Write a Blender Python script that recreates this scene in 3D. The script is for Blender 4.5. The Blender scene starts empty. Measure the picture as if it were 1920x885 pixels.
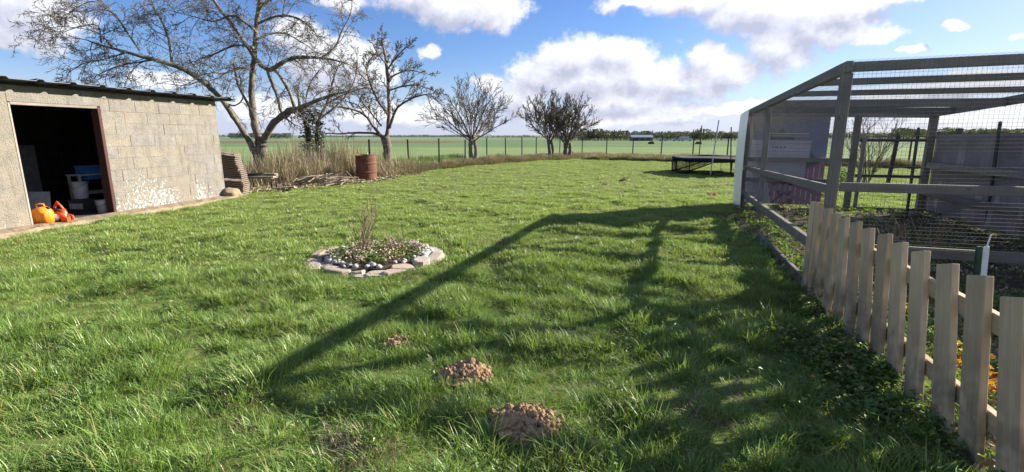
import bpy, bmesh, math, random
import numpy as np
from mathutils import Vector, Matrix, Quaternion, noise as mn

# ------------------------------------------------------------------ camera, world, sun, exposure
S = bpy.context.scene
COL = S.collection
F_PX = 925.0
CAM_H = 1.5
PITCH = math.atan(190 / F_PX)
CP, SP = math.cos(PITCH), math.sin(PITCH)

cd = bpy.data.cameras.new('camera')
cd.sensor_width = 36.0
cd.lens = 36.0 * F_PX / 1920.0
cd.clip_start = 0.05
cd.clip_end = 6000
cam = bpy.data.objects.new('camera', cd)
COL.objects.link(cam)
cam.location = (0, 0, CAM_H)
cam.rotation_euler = (math.pi / 2 - PITCH, 0, 0)
S.camera = cam

S.view_settings.view_transform = 'Standard'
S.view_settings.look = 'None'
S.view_settings.gamma = 1.0
S.view_settings.exposure = 1.68
S.render.engine = 'CYCLES'
S.cycles.max_bounces = 8
S.cycles.diffuse_bounces = 3
S.cycles.glossy_bounces = 2
S.cycles.transmission_bounces = 4
S.cycles.transparent_max_bounces = 8
S.cycles.use_denoising = True
S.cycles.sample_clamp_indirect = 6

SUN_AZ, SUN_EL = math.radians(67), math.radians(22.5)     # azimuth from +Y towards +X


def ray(px, py):
    u = (px - 960) / F_PX
    v = -(py - 442.5) / F_PX
    return Vector((u, CP + v * SP, -SP + v * CP))


def G(px, py, z=0.0):
    r = ray(px, py)
    t = (z - CAM_H) / r.z
    return Vector((r.x * t, r.y * t, z))


def D(px, py, y):
    r = ray(px, py)
    t = y / r.y
    return Vector((r.x * t, y, CAM_H + r.z * t))


def azel(px, py):
    r = ray(px, py).normalized()
    return math.atan2(r.x, r.y), math.asin(r.z)


class NT:
    """small helper for writing node trees"""
    def __init__(self, tree):
        self.t = tree
        self.n = tree.nodes
        self.l = tree.links

    def node(self, typ, ins=None, **props):
        n = self.n.new(typ)
        for k, v in props.items():
            setattr(n, k, v)
        for k, v in (ins or {}).items():
            s = n.inputs[k]
            self.put(s, v)
        return n

    def put(self, s, v):
        if isinstance(v, bpy.types.NodeSocket):
            self.l.new(v, s)
        else:
            s.default_value = v

    def m(self, op, a, b=None, c=None, clamp=False):
        n = self.n.new('ShaderNodeMath')
        n.operation = op
        n.use_clamp = clamp
        for i, v in enumerate((a, b, c)):
            if v is not None:
                self.put(n.inputs[i], v)
        return n.outputs[0]

    def vm(self, op, a, b=None):
        n = self.n.new('ShaderNodeVectorMath')
        n.operation = op
        self.put(n.inputs[0], a)
        if b is not None:
            self.put(n.inputs[1], b)
        return n.outputs['Value'] if op in ('LENGTH', 'DOT_PRODUCT', 'DISTANCE') else n.outputs[0]

    def mix(self, f, a, b, typ='RGBA', blend='MIX'):
        n = self.n.new('ShaderNodeMix')
        n.data_type = typ
        if typ == 'RGBA':
            n.blend_type = blend
            ia, ib, o = n.inputs[6], n.inputs[7], n.outputs[2]
        else:
            ia, ib, o = n.inputs[2], n.inputs[3], n.outputs[0]
        self.put(n.inputs[0], f)
        self.put(ia, a if isinstance(a, bpy.types.NodeSocket) or typ != 'RGBA' else (*a[:3], 1))
        self.put(ib, b if isinstance(b, bpy.types.NodeSocket) or typ != 'RGBA' else (*b[:3], 1))
        return o

    def noise(self, vec, scale, detail=3, rough=0.55, dist=0.0, dim='3D'):
        n = self.n.new('ShaderNodeTexNoise')
        n.noise_dimensions = dim
        if vec is not None:
            self.l.new(vec, n.inputs['Vector'])
        n.inputs['Scale'].default_value = scale
        n.inputs['Detail'].default_value = detail
        n.inputs['Roughness'].default_value = rough
        n.inputs['Distortion'].default_value = dist
        return n.outputs[0]

    def ramp(self, f, a, b, c=0.0, d=1.0, smooth=False):
        n = self.n.new('ShaderNodeMapRange')
        n.clamp = True
        if smooth:
            n.interpolation_type = 'SMOOTHSTEP'
        self.put(n.inputs[0], f)
        for i, v in enumerate((a, b, c, d)):
            self.put(n.inputs[i + 1], v)
        return n.outputs[0]


# ---- world: Nishita sky with cumulus clouds laid over it by direction
W = bpy.data.worlds.new('World')
S.world = W
W.use_nodes = True
W.node_tree.nodes.clear()
w = NT(W.node_tree)

# cloud lumps: centre and half axes as they stand in the sky (photo pixels, turned into azimuth/elevation)
LUMPS = [
    (1075, 108, 85, 42), (1150, 105, 80, 38), (1020, 140, 75, 42), (1110, 150, 135, 48), (1210, 140, 95, 42),
    (1330, 105, 52, 33), (1370, 130, 60, 40), (1300, 150, 110, 40), (1180, 190, 130, 26), (980, 185, 60, 45),
    (1420, 20, 130, 42), (1540, 45, 110, 45), (1630, 68, 60, 20), (1470, 90, 75, 50), (1300, 5, 110, 28), (1180, 2, 80, 18), (1600, 5, 90, 25),
    (860, 8, 120, 42), (930, 22, 62, 30), (780, -15, 80, 40),
    (650, 105, 80, 48), (600, 120, 80, 60), (690, 140, 60, 32), (560, 70, 60, 40),
    (915, 160, 42, 22), (805, 92, 22, 14), (60, 25, 110, 62), (20, 60, 90, 40), (0, -20, 160, 50),
    (1776, 43, 26, 13), (1712, 97, 30, 8), (1900, 66, 24, 7), (500, 210, 90, 28), (300, 150, 60, 18),
    (1330, 205, 120, 14), (1130, 225, 200, 18), (1400, 190, 60, 12), (760, 215, 140, 26), (640, -10, 60, 25), (1690, -10, 70, 20),
    (1850, 150, 150, 26), (1700, 180, 110, 22), (1750, 215, 200, 22),
]
grp = bpy.data.node_groups.new('cloud_density', 'ShaderNodeTree')
grp.interface.new_socket('Vec', in_out='INPUT', socket_type='NodeSocketVector')
grp.interface.new_socket('Val', in_out='OUTPUT', socket_type='NodeSocketFloat')
g = NT(grp)
gi = g.n.new('NodeGroupInput')
go = g.n.new('NodeGroupOutput')
vec = gi.outputs[0]
warp = g.node('ShaderNodeTexNoise', {'Vector': vec, 'Scale': 16.0, 'Detail': 4.0, 'Roughness': 0.55})
wv = g.vm('MULTIPLY', g.vm('SUBTRACT', warp.outputs['Color'], (0.5, 0.5, 0.5)), (0.075, 0.055, 0.0))
pv = g.vm('ADD', vec, wv)
dens = None
for (px, py, rx, ry) in LUMPS:
    a, e = azel(px, py)
    ra, re = rx / F_PX * math.cos(a) ** 2, ry / F_PX * math.cos(a)
    q = g.vm('MULTIPLY', g.vm('SUBTRACT', pv, (a, e, 0)), (1 / ra, 1 / re, 0))
    v = g.m('SUBTRACT', 1.0, g.vm('LENGTH', q))
    if dens is None:
        dens = v
    else:
        n = g.n.new('ShaderNodeMath')
        n.operation = 'SMOOTH_MAX'
        g.put(n.inputs[0], dens)
        g.put(n.inputs[1], v)
        n.inputs[2].default_value = 0.18
        dens = n.outputs[0]
# the rest of the sky, above and beside the view: scattered cumulus of the same kind
sep = g.n.new('ShaderNodeSeparateXYZ')
g.put(sep.inputs[0], vec)
wide = g.noise(g.vm('MULTIPLY', vec, (1.0, 1.9, 1.0)), 2.6, 4, 0.5)
wide = g.m('SUBTRACT', g.m('MULTIPLY', wide, 3.4), 1.78)
out = g.m('MAXIMUM', g.ramp(g.m('ABSOLUTE', sep.outputs[0]), 0.80, 0.95), g.ramp(sep.outputs[1], 0.27, 0.42))
rest = g.m('SUBTRACT', wide, g.m('MULTIPLY', g.m('SUBTRACT', 1.0, out), 3.0))
dens = g.m('MAXIMUM', dens, rest)
fine = g.noise(vec, 38.0, 5, 0.62)
fine2 = g.noise(g.vm('MULTIPLY', vec, (1.0, 1.4, 1.0)), 110.0, 3, 0.6)
dens = g.m('ADD', dens, g.m('MULTIPLY', g.m('SUBTRACT', fine, 0.5), 0.85))
dens = g.m('ADD', dens, g.m('MULTIPLY', g.m('SUBTRACT', fine2, 0.5), 0.22))
g.l.new(dens, go.inputs[0])

tc = w.node('ShaderNodeTexCoord')
sx = w.node('ShaderNodeSeparateXYZ', {0: w.vm('NORMALIZE', tc.outputs['Generated'])})
az = w.m('ARCTAN2', sx.outputs[0], sx.outputs[1])
el = w.m('ARCSINE', sx.outputs[2])
ae = w.node('ShaderNodeCombineXYZ', {0: az, 1: el, 2: 0.0}).outputs[0]


def cdens(v):
    n = w.n.new('ShaderNodeGroup')
    n.node_tree = grp
    w.put(n.inputs[0], v)
    return n.outputs[0]


d0 = cdens(ae)
d1 = cdens(w.vm('ADD', ae, (0.022, 0.028, 0.0)))
mask = w.ramp(d0, -0.10, 0.42, smooth=True)
lit = w.m('SUBTRACT', d0, d1)
bright = w.ramp(w.m('SUBTRACT', w.m('ADD', w.m('MULTIPLY', lit, 1.25), 0.62), w.m('MULTIPLY', w.ramp(d0, 0.25, 0.95), 0.42)), 0.0, 1.0)
ccol = w.mix(bright, (1.85, 1.93, 2.4), (3.45, 3.5, 3.7))
sky = w.node('ShaderNodeTexSky', sky_type='NISHITA', sun_disc=False, sun_elevation=SUN_EL, sun_rotation=SUN_AZ,
             altitude=100.0, air_density=1.0, dust_density=0.35, ozone_density=3.0)
hsv = w.node('ShaderNodeHueSaturation', {'Saturation': 1.14, 'Value': 0.50, 'Hue': 0.505, 'Color': sky.outputs[0]})
# pale vapour low over the horizon and towards the sun's side
low = w.m('MAXIMUM', w.ramp(el, 0.13, 0.0, 0.0, 0.72, smooth=True), w.m('MULTIPLY', w.ramp(az, 0.25, 1.1), w.ramp(el, 0.5, 0.1, 0.2, 0.75)))
tint = w.mix(1.0, hsv.outputs[0], (0.80, 0.84, 1.05), blend='MULTIPLY')
skyc = w.mix(low, tint, (2.1, 2.35, 3.25))
b1 = w.node('ShaderNodeBackground', {'Color': skyc, 'Strength': 0.1})
b2 = w.node('ShaderNodeBackground', {'Color': ccol, 'Strength': 0.1})
below = w.ramp(el, 0.0, 0.02)
ms = w.node('ShaderNodeMixShader', {0: w.m('MULTIPLY', w.m('MULTIPLY', mask, below), 0.96), 1: b1.outputs[0], 2: b2.outputs[0]})
wo = w.node('ShaderNodeOutputWorld', {0: ms.outputs[0]})
W.cycles.sampling_method = 'MANUAL'
W.cycles.sample_map_resolution = 512

sd_ = bpy.data.lights.new('sun', 'SUN')
sd_.energy = 4.95
sd_.angle = math.radians(0.55)
sd_.color = (1.0, 0.93, 0.80)
sun = bpy.data.objects.new('sun', sd_)
COL.objects.link(sun)
sdir = Vector((math.sin(SUN_AZ) * math.cos(SUN_EL), math.cos(SUN_AZ) * math.cos(SUN_EL), math.sin(SUN_EL)))
sun.rotation_euler = sdir.to_track_quat('Z', 'Y').to_euler()
sun.location = sdir * 50

# ------------------------------------------------------------------ helpers
R_ = random.Random(7)
NR = np.random.RandomState(11)


def tag(o, label=None, cat=None, group=None, kind=None):
    if label: o['label'] = label
    if cat: o['category'] = cat
    if group: o['group'] = group
    if kind: o['kind'] = kind
    return o


def empty(name, loc, label, cat, group=None):
    o = bpy.data.objects.new(name, None)
    o.empty_display_size = 0.1
    o.location = loc
    COL.objects.link(o)
    return tag(o, label, cat, group)


def link(name, me, parent=None, loc=(0, 0, 0), rot=None, coll=None):
    o = bpy.data.objects.new(name, me)
    (coll or COL).objects.link(o)
    if parent is not None:
        o.parent = parent
    o.location = loc
    if rot is not None:
        if isinstance(rot, Quaternion):
            o.rotation_mode = 'QUATERNION'
            o.rotation_quaternion = rot
        else:
            o.rotation_euler = rot
    return o


class MB:
    def __init__(self):
        self.v = []
        self.f = []
        self.c = []

    def quad(self, a, b, c, d):
        n = len(self.v)
        self.v += [tuple(a), tuple(b), tuple(c), tuple(d)]
        self.f.append((n, n + 1, n + 2, n + 3))

    def box(self, c, s, M=None, jit=0.0, taper=1.0):
        n = len(self.v)
        for z in (-1, 1):
            for y in (-1, 1):
                for x in (-1, 1):
                    t = taper if z > 0 else 1.0
                    p = Vector((x * s[0] / 2 * t, y * s[1] / 2 * t, z * s[2] / 2))
                    if jit:
                        p += Vector((R_.uniform(-jit, jit), R_.uniform(-jit, jit), R_.uniform(-jit, jit)))
                    if M is not None:
                        p = M @ p
                    self.v.append((p.x + c[0], p.y + c[1], p.z + c[2]))
        for q in ((0, 2, 3, 1), (4, 5, 7, 6), (0, 1, 5, 4), (2, 6, 7, 3), (0, 4, 6, 2), (1, 3, 7, 5)):
            self.f.append(tuple(n + i for i in q))

    def tube(self, pts, rad, sides=6, cap=True):
        n0 = len(self.v)
        k = len(pts)
        pts = [Vector(p) for p in pts]
        up = Vector((0.13, 0.2, 0.97))
        for i, p in enumerate(pts):
            d = (pts[min(i + 1, k - 1)] - pts[max(i - 1, 0)])
            if d.length < 1e-9:
                d = Vector((0, 0, 1))
            d.normalize()
            a = d.cross(up)
            if a.length < 0.05:
                a = d.cross(Vector((1, 0.1, 0)))
            a.normalize()
            b = d.cross(a)
            r = rad[i] if not isinstance(rad, (int, float)) else rad
            for j in range(sides):
                t = 2 * math.pi * j / sides
                q = p + a * (r * math.cos(t)) + b * (r * math.sin(t))
                self.v.append((q.x, q.y, q.z))
        for i in range(k - 1):
            for j in range(sides):
                j2 = (j + 1) % sides
                self.f.append((n0 + i * sides + j, n0 + i * sides + j2, n0 + (i + 1) * sides + j2, n0 + (i + 1) * sides + j))
        if cap:
            self.f.append(tuple(n0 + j for j in range(sides))[::-1])
            self.f.append(tuple(n0 + (k - 1) * sides + j for j in range(sides)))

    def lathe(self, prof, c=(0, 0, 0), sides=24, M=None, a0=0, a1=2 * math.pi):
        n0 = len(self.v)
        full = abs(a1 - a0 - 2 * math.pi) < 1e-6
        cols = sides if full else sides + 1
        for (r, z) in prof:
            for j in range(cols):
                t = a0 + (a1 - a0) * j / sides
                p = Vector((r * math.cos(t), r * math.sin(t), z))
                if M is not None:
                    p = M @ p
                self.v.append((p.x + c[0], p.y + c[1], p.z + c[2]))
        for i in range(len(prof) - 1):
            for j in range(sides):
                j2 = (j + 1) % cols
                self.f.append((n0 + i * cols + j, n0 + i * cols + j2, n0 + (i + 1) * cols + j2, n0 + (i + 1) * cols + j))

    def lump(self, c, r, seed=0, sub=2, amp=0.25, flat=1.0, freq=1.6):
        bm = bmesh.new()
        bmesh.ops.create_icosphere(bm, subdivisions=sub, radius=1.0)
        n = len(self.v)
        for vtx in bm.verts:
            p = vtx.co
            k = 1 + amp * mn.noise(p * freq + Vector((seed * 3.7, seed * 1.3, seed)))
            rr = r if isinstance(r, (tuple, list)) else (r, r, r * flat)
            self.v.append((c[0] + p.x * rr[0] * k, c[1] + p.y * rr[1] * k, c[2] + p.z * rr[2] * k))
        for fa in bm.faces:
            self.f.append(tuple(n + q.index for q in fa.verts))
        bm.free()

    def mesh(self, name, mat=None, smooth=False):
        me = bpy.data.meshes.new(name)
        me.from_pydata(self.v, [], self.f)
        if mat: me.materials.append(mat)
        if smooth:
            me.polygons.foreach_set('use_smooth', [True] * len(me.polygons))
        me.update()
        return me

    def build(self, name, mat, parent=None, loc=(0, 0, 0), rot=None, smooth=False):
        """verts given in world space minus the parent's location when parent is set and loc is left zero"""
        return link(name, self.mesh(name, mat, smooth), parent, loc, rot)


def bar_mesh(L, wd, h, ch=0.004, wear=0.0):
    """chamfered beam, length along X"""
    bm = bmesh.new()
    bmesh.ops.create_cube(bm, size=1.0)
    for v in bm.verts:
        v.co = Vector((v.co.x * L, v.co.y * wd, v.co.z * h))
    bmesh.ops.bevel(bm, geom=list(bm.edges), offset=min(ch, wd * 0.2, h * 0.2), segments=1, affect='EDGES')
    me = bpy.data.meshes.new('beam')
    bm.to_mesh(me)
    bm.free()
    return me


_bars = {}


def bar(name, p0, p1, wd, h, mat, parent=None, up=(0, 0, 1), ch=0.004):
    """beam between two world points; h along 'up'"""
    p0, p1 = Vector(p0), Vector(p1)
    d = p1 - p0
    L = d.length
    key = (round(L, 3), wd, h, mat.name)
    if key not in _bars:
        me = bar_mesh(L, wd, h, ch)
        me.materials.append(mat)
        _bars[key] = me
    x = d.normalized()
    u = Vector(up)
    y = u.cross(x)
    if y.length < 1e-4:
        y = Vector((0, 1, 0)).cross(x)
    y.normalize()
    z = x.cross(y)
    q = Matrix((x, y, z)).transposed().to_quaternion()
    c = (p0 + p1) / 2
    if parent is not None:
        c = c - parent.location
    return link(name, _bars[key], parent, c, q)


# ------------------------------------------------------------------ materials
def mat(name):
    m = bpy.data.materials.new(name)
    m.use_nodes = True
    m.node_tree.nodes.clear()
    return m, NT(m.node_tree)


def finish(t, col, rough=0.8, bump=None, bstr=0.3, bdist=0.01, metal=0.0, spec=0.3, **extra):
    p = t.node('ShaderNodeBsdfPrincipled')
    t.put(p.inputs['Base Color'], col if isinstance(col, bpy.types.NodeSocket) else (*col, 1))
    t.put(p.inputs['Roughness'], rough)
    t.put(p.inputs['Metallic'], metal)
    t.put(p.inputs['Specular IOR Level'], spec)
    for k, v in extra.items():
        t.put(p.inputs[k], v)
    if bump is not None:
        b = t.node('ShaderNodeBump', {'Height': bump, 'Strength': bstr, 'Distance': bdist})
        t.l.new(b.outputs[0], p.inputs['Normal'])
    o = t.node('ShaderNodeOutputMaterial', {0: p.outputs[0]})
    return p


def wood(name, c1, c2, dark=0.55, rough=0.85, scale=1.0, green=None, knots=True):
    m, t = mat(name)
    tc = t.node('ShaderNodeTexCoord').outputs['Object']
    oi = t.node('ShaderNodeObjectInfo')
    off = t.node('ShaderNodeCombineXYZ', {0: t.m('MULTIPLY', oi.outputs['Random'], 37.0), 1: t.m('MULTIPLY', oi.outputs['Random'], 11.0), 2: 0.0}).outputs[0]
    v = t.vm('ADD', tc, off)
    gr = t.noise(t.vm('MULTIPLY', v, (1.2, 26, 26)), 1.6 * scale, 5, 0.65, 0.6)
    blot = t.noise(v, 3.0, 3, 0.6)
    fine = t.noise(t.vm('MULTIPLY', v, (4, 90, 90)), 2.0, 2, 0.6)
    base = t.mix(t.ramp(gr, 0.3, 0.7), c1, c2)
    base = t.mix(t.ramp(blot, 0.35, 0.65, 0.0, 0.7), base, tuple(x * dark for x in c1))
    if green:
        geo = t.node('ShaderNodeNewGeometry')
        z = t.node('ShaderNodeSeparateXYZ', {0: geo.outputs['Position']}).outputs[2]
        base = t.mix(t.m('MULTIPLY', t.ramp(z, 0.60, 0.02), t.ramp(t.noise(v, 9, 3), 0.35, 0.6, 0.1, 0.9)), base, green)
    if knots:
        vo = t.node('ShaderNodeTexVoronoi', {'Vector': t.vm('MULTIPLY', v, (1.0, 2.2, 2.2)), 'Scale': 3.2})
        base = t.mix(t.ramp(vo.outputs['Distance'], 0.10, 0.045, 0.0, 0.85), base, tuple(x * 0.35 for x in c1))
    base = t.mix(t.ramp(fine, 0.45, 0.75, 0, 0.3), base, tuple(x * 0.5 for x in c2))
    hs = t.node('ShaderNodeHueSaturation', {'Color': base, 'Value': t.ramp(oi.outputs['Random'], 0, 1, 0.78, 1.18)})
    finish(t, hs.outputs[0], rough, t.m('ADD', gr, t.m('MULTIPLY', fine, 0.5)), 0.5, 0.004)
    return m


def plain(name, c, rough=0.7, metal=0.0, var=0.2, scale=8.0, c2=None, bstr=0.2, spec=0.3):
    m, t = mat(name)
    tc = t.node('ShaderNodeTexCoord').outputs['Object']
    n = t.noise(tc, scale, 4, 0.6)
    c2 = c2 or tuple(x * (1 - var * 2) for x in c)
    col = t.mix(t.ramp(n, 0.35, 0.7), c, c2)
    finish(t, col, rough, t.noise(tc, scale * 5, 3), bstr, 0.004, metal, spec)
    return m


M = {}
M['fence_wood'] = wood('weathered_pine', (0.62, 0.475, 0.30), (0.44, 0.335, 0.21), 0.62, green=(0.10, 0.085, 0.05))
M['frame_wood'] = wood('silvered_timber', (0.26, 0.235, 0.21), (0.18, 0.165, 0.15), 0.6, green=(0.07, 0.075, 0.04))
M['dark_wood'] = wood('dark_stained_timber', (0.09, 0.075, 0.065), (0.05, 0.045, 0.04), 0.7)
M['red_wood'] = wood('oxide_red_timber', (0.075, 0.032, 0.027), (0.05, 0.023, 0.02), 0.7)
M['old_board'] = wood('bleached_board', (0.36, 0.31, 0.26), (0.24, 0.20, 0.17), 0.6)
M['wire'] = plain('galvanised_wire', (0.12, 0.115, 0.11), 0.6, 0.2, 0.1)
M['green_metal'] = plain('green_painted_steel', (0.025, 0.06, 0.045), 0.5, 0.0, 0.2)
M['black_metal'] = plain('black_post_steel', (0.018, 0.018, 0.02), 0.5)
M['roof'] = plain('slate_blue_roof_sheet', (0.022, 0.028, 0.045), 0.45, 0.2, 0.25, 3.0)
M['white_panel'] = plain('white_plastic_panel', (0.80, 0.82, 0.85), 0.35, 0.0, 0.06, 2.5, spec=0.5)
M['white'] = plain('white_painted_plastic', (0.80, 0.80, 0.80), 0.5, 0.0, 0.08, 6)
M['black_net'] = plain('black_netting', (0.012, 0.012, 0.014), 0.85)
M['grey_plastic'] = plain('grey_plastic', (0.42, 0.42, 0.43), 0.5)
M['orange'] = plain('orange_plastic', (0.85, 0.26, 0.02), 0.4, 0, 0.12, 5, spec=0.5)
M['red_orange'] = plain('red_orange_plastic', (0.62, 0.085, 0.025), 0.4, 0, 0.2, 5, spec=0.5)
M['blue'] = plain('blue_plastic', (0.06, 0.18, 0.50), 0.45, 0, 0.15, 5)
M['zinc'] = plain('zinc_bucket', (0.45, 0.45, 0.45), 0.45, 0.2, 0.2, 6)
M['dark_inside'] = plain('shade_darkened_block', (0.06, 0.057, 0.052), 0.95, 0, 0.3, 2.5)  # grey blockwork with the gloom of the shed interior put into its colour
M['dead_stem'] = plain('dead_stem', (0.27, 0.20, 0.14), 0.9, 0, 0.2)
M['ivy'] = plain('ivy_leaf', (0.035, 0.06, 0.016), 0.45, 0, 0.35, 3.0, spec=0.5)
M['car_white'] = plain('white_car_paint', (0.5, 0.5, 0.5), 0.3)
M['glass'] = plain('dark_window', (0.02, 0.025, 0.03), 0.15)
M['barn_wall'] = plain('brown_barn_cladding', (0.20, 0.15, 0.13), 0.9, 0, 0.2, 0.6)
M['barn_roof'] = plain('blue_grey_barn_roof', (0.20, 0.24, 0.33), 0.6, 0, 0.1, 0.6)


def m_block():
    m, t = mat('cement_block')
    geo = t.node('ShaderNodeNewGeometry')
    pos = geo.outputs['Position']
    oi = t.node('ShaderNodeObjectInfo')
    n1 = t.noise(pos, 5.0, 5, 0.65)
    n2 = t.noise(pos, 48.0, 4, 0.7)
    n3 = t.noise(pos, 1.1, 3, 0.5)
    base = t.mix(t.ramp(oi.outputs['Random'], 0.15, 0.85), (0.24, 0.225, 0.205), (0.265, 0.232, 0.185))
    base = t.mix(t.ramp(n1, 0.35, 0.68), base, (0.175, 0.162, 0.145))
    base = t.mix(t.ramp(n3, 0.45, 0.72, 0, 0.55), base, (0.225, 0.19, 0.145))
    base = t.mix(t.ramp(n2, 0.53, 0.68, 0, 0.8), base, (0.11, 0.10, 0.085))
    # rain streaks
    st = t.noise(t.vm('MULTIPLY', pos, (9, 9, 0.9)), 1.4, 3, 0.6)
    base = t.mix(t.ramp(st, 0.52, 0.70, 0, 0.55), base, (0.12, 0.105, 0.09))
    # flaking whitewash left on the lower courses
    z = t.node('ShaderNodeSeparateXYZ', {0: pos}).outputs[2]
    fl = t.noise(t.vm('ADD', t.vm('MULTIPLY', pos, (1, 1, 0.55)), (3.1, 0, 0)), 30.0, 6, 0.75)
    pt = t.noise(t.vm('MULTIPLY', pos, (1, 1, 0.35)), 2.3, 2, 0.5)
    lowz = t.ramp(z, 1.15, 0.10, 0.0, 1.0)
    th = t.m('SUBTRACT', 0.80, t.m('ADD', t.m('MULTIPLY', lowz, 0.185), t.m('MULTIPLY', t.ramp(pt, 0.40, 0.64), 0.13)))
    wh = t.ramp(t.m('SUBTRACT', fl, th), 0.0, 0.02)
    base = t.mix(wh, base, (0.66, 0.64, 0.61))
    hgt = t.m('ADD', t.m('ADD', n2, t.m('MULTIPLY', n1, 0.8)), t.m('MULTIPLY', wh, 0.35))
    finish(t, base, 0.95, hgt, 1.0, 0.022)
    return m


M['block'] = m_block()


def m_concrete(name, a, b, c):
    m, t = mat(name)
    pos = t.node('ShaderNodeNewGeometry').outputs['Position']
    n1, n2 = t.noise(pos, 4.0, 5, 0.65), t.noise(pos, 45.0, 3, 0.7)
    base = t.mix(t.ramp(n1, 0.35, 0.65), a, b)
    base = t.mix(t.ramp(n2, 0.5, 0.7, 0, 0.8), base, c)
    finish(t, base, 0.95, t.m('ADD', n1, n2), 0.7, 0.015)
    return m


M['footing'] = m_concrete('mossy_concrete', (0.26, 0.195, 0.12), (0.22, 0.175, 0.13), (0.09, 0.08, 0.04))
M['mortar'] = m_concrete('mortar', (0.215, 0.19, 0.16), (0.175, 0.155, 0.13), (0.12, 0.105, 0.09))


def m_rust():
    m, t = mat('rusty_steel')
    tc = t.node('ShaderNodeTexCoord').outputs['Object']
    n1, n2 = t.noise(tc, 4.0, 5, 0.6), t.noise(tc, 30.0, 4, 0.65)
    c = t.mix(t.ramp(n1, 0.35, 0.65), (0.105, 0.042, 0.027), (0.16, 0.07, 0.047))
    c = t.mix(t.ramp(n2, 0.5, 0.7, 0, 0.6), c, (0.11, 0.035, 0.022))
    finish(t, c, 0.85, n2, 0.3, 0.004, 0.1)
    return m


M['rust'] = m_rust()
M['tile'] = plain('concrete_roof_tile', (0.19, 0.145, 0.12), 0.9, 0, 0.22, 7.0, c2=(0.12, 0.095, 0.08), bstr=0.4)


def m_bark(name, a, b, lichen, amt=0.5):
    m, t = mat(name)
    pos = t.node('ShaderNodeNewGeometry').outputs['Position']
    n1 = t.noise(t.vm('MULTIPLY', pos, (1, 1, 0.35)), 22.0, 5, 0.7)
    n2 = t.noise(pos, 5.0, 4, 0.6)
    c = t.mix(t.ramp(n1, 0.35, 0.65), a, b)
    c = t.mix(t.ramp(n2, 0.5, 0.66, 0, amt), c, lichen)
    finish(t, c, 0.95, n1, 0.9, 0.03)
    return m


M['bark'] = m_bark('apple_bark', (0.17, 0.15, 0.125), (0.07, 0.06, 0.052), (0.29, 0.275, 0.19), 0.75)
M['twig'] = m_bark('apple_twig', (0.17, 0.15, 0.145), (0.095, 0.085, 0.08), (0.25, 0.24, 0.17), 0.55)
M['bark2'] = m_bark('grey_bark', (0.16, 0.13, 0.11), (0.08, 0.068, 0.058), (0.16, 0.15, 0.09), 0.4)
M['twig2'] = m_bark('brown_twig', (0.13, 0.105, 0.085), (0.075, 0.062, 0.052), (0.24, 0.20, 0.10), 0.5)


def m_leafy(name, lo, hi, dry, dryamt=0.12, trans=0.45, nscale=1.1, patch=None, farc=None):
    """blades and leaves: colour per blade (attribute) and by drift across the ground"""
    m, t = mat(name)
    pos = t.node('ShaderNodeNewGeometry').outputs['Position']
    at = t.node('ShaderNodeAttribute', attribute_name='rnd').outputs['Fac']
    n1 = t.noise(pos, nscale, 3, 0.55)
    n2 = t.noise(pos, nscale * 5, 2, 0.5)
    c = t.mix(t.ramp(t.m('ADD', t.m('MULTIPLY', n1, 0.7), t.m('MULTIPLY', n2, 0.3)), 0.38, 0.62), lo, hi)
    c = t.mix(t.ramp(at, 0.0, 1.0, 0.0, 0.35), c, tuple(x * 1.5 for x in hi))
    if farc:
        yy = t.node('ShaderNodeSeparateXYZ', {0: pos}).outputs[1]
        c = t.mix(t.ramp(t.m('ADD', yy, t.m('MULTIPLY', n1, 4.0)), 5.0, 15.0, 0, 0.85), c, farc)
    if patch:
        n3 = t.noise(pos, 0.7, 5, 0.65)
        c = t.mix(t.ramp(n3, 0.53, 0.70, 0, 0.55), c, patch)
    c = t.mix(t.m('GREATER_THAN', at, 1.0 - dryamt), c, dry)
    d = t.node('ShaderNodeBsdfDiffuse', {'Color': c})
    tr = t.node('ShaderNodeBsdfTranslucent', {'Color': t.mix(0.5, c, (0.25, 0.36, 0.03))})
    gl = t.node('ShaderNodeBsdfGlossy', {'Color': (1, 1, 1, 1), 'Roughness': 0.42})
    a = t.node('ShaderNodeMixShader', {0: trans, 1: d.outputs[0], 2: tr.outputs[0]})
    b = t.node('ShaderNodeMixShader', {0: 0.022, 1: a.outputs[0], 2: gl.outputs[0]})
    t.node('ShaderNodeOutputMaterial', {0: b.outputs[0]})
    return m


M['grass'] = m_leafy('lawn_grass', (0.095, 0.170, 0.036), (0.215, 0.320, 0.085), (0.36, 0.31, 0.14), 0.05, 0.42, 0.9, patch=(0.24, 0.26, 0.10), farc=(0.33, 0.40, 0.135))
M['dry'] = m_leafy('dry_grass', (0.22, 0.16, 0.12), (0.36, 0.275, 0.19), (0.10, 0.075, 0.06), 0.3, 0.2, 0.6)
M['weed'] = m_leafy('weed_leaf', (0.05, 0.095, 0.022), (0.10, 0.17, 0.04), (0.30, 0.26, 0.10), 0.06, 0.35, 2.0)
M['litter'] = m_leafy('leaf_litter', (0.24, 0.18, 0.12), (0.42, 0.35, 0.25), (0.12, 0.17, 0.05), 0.15, 0.1, 3.0)
M['red_leaf'] = m_leafy('red_orange_leaf', (0.35, 0.05, 0.03), (0.55, 0.16, 0.02), (0.50, 0.30, 0.05), 0.2, 0.4, 6.0)


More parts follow.
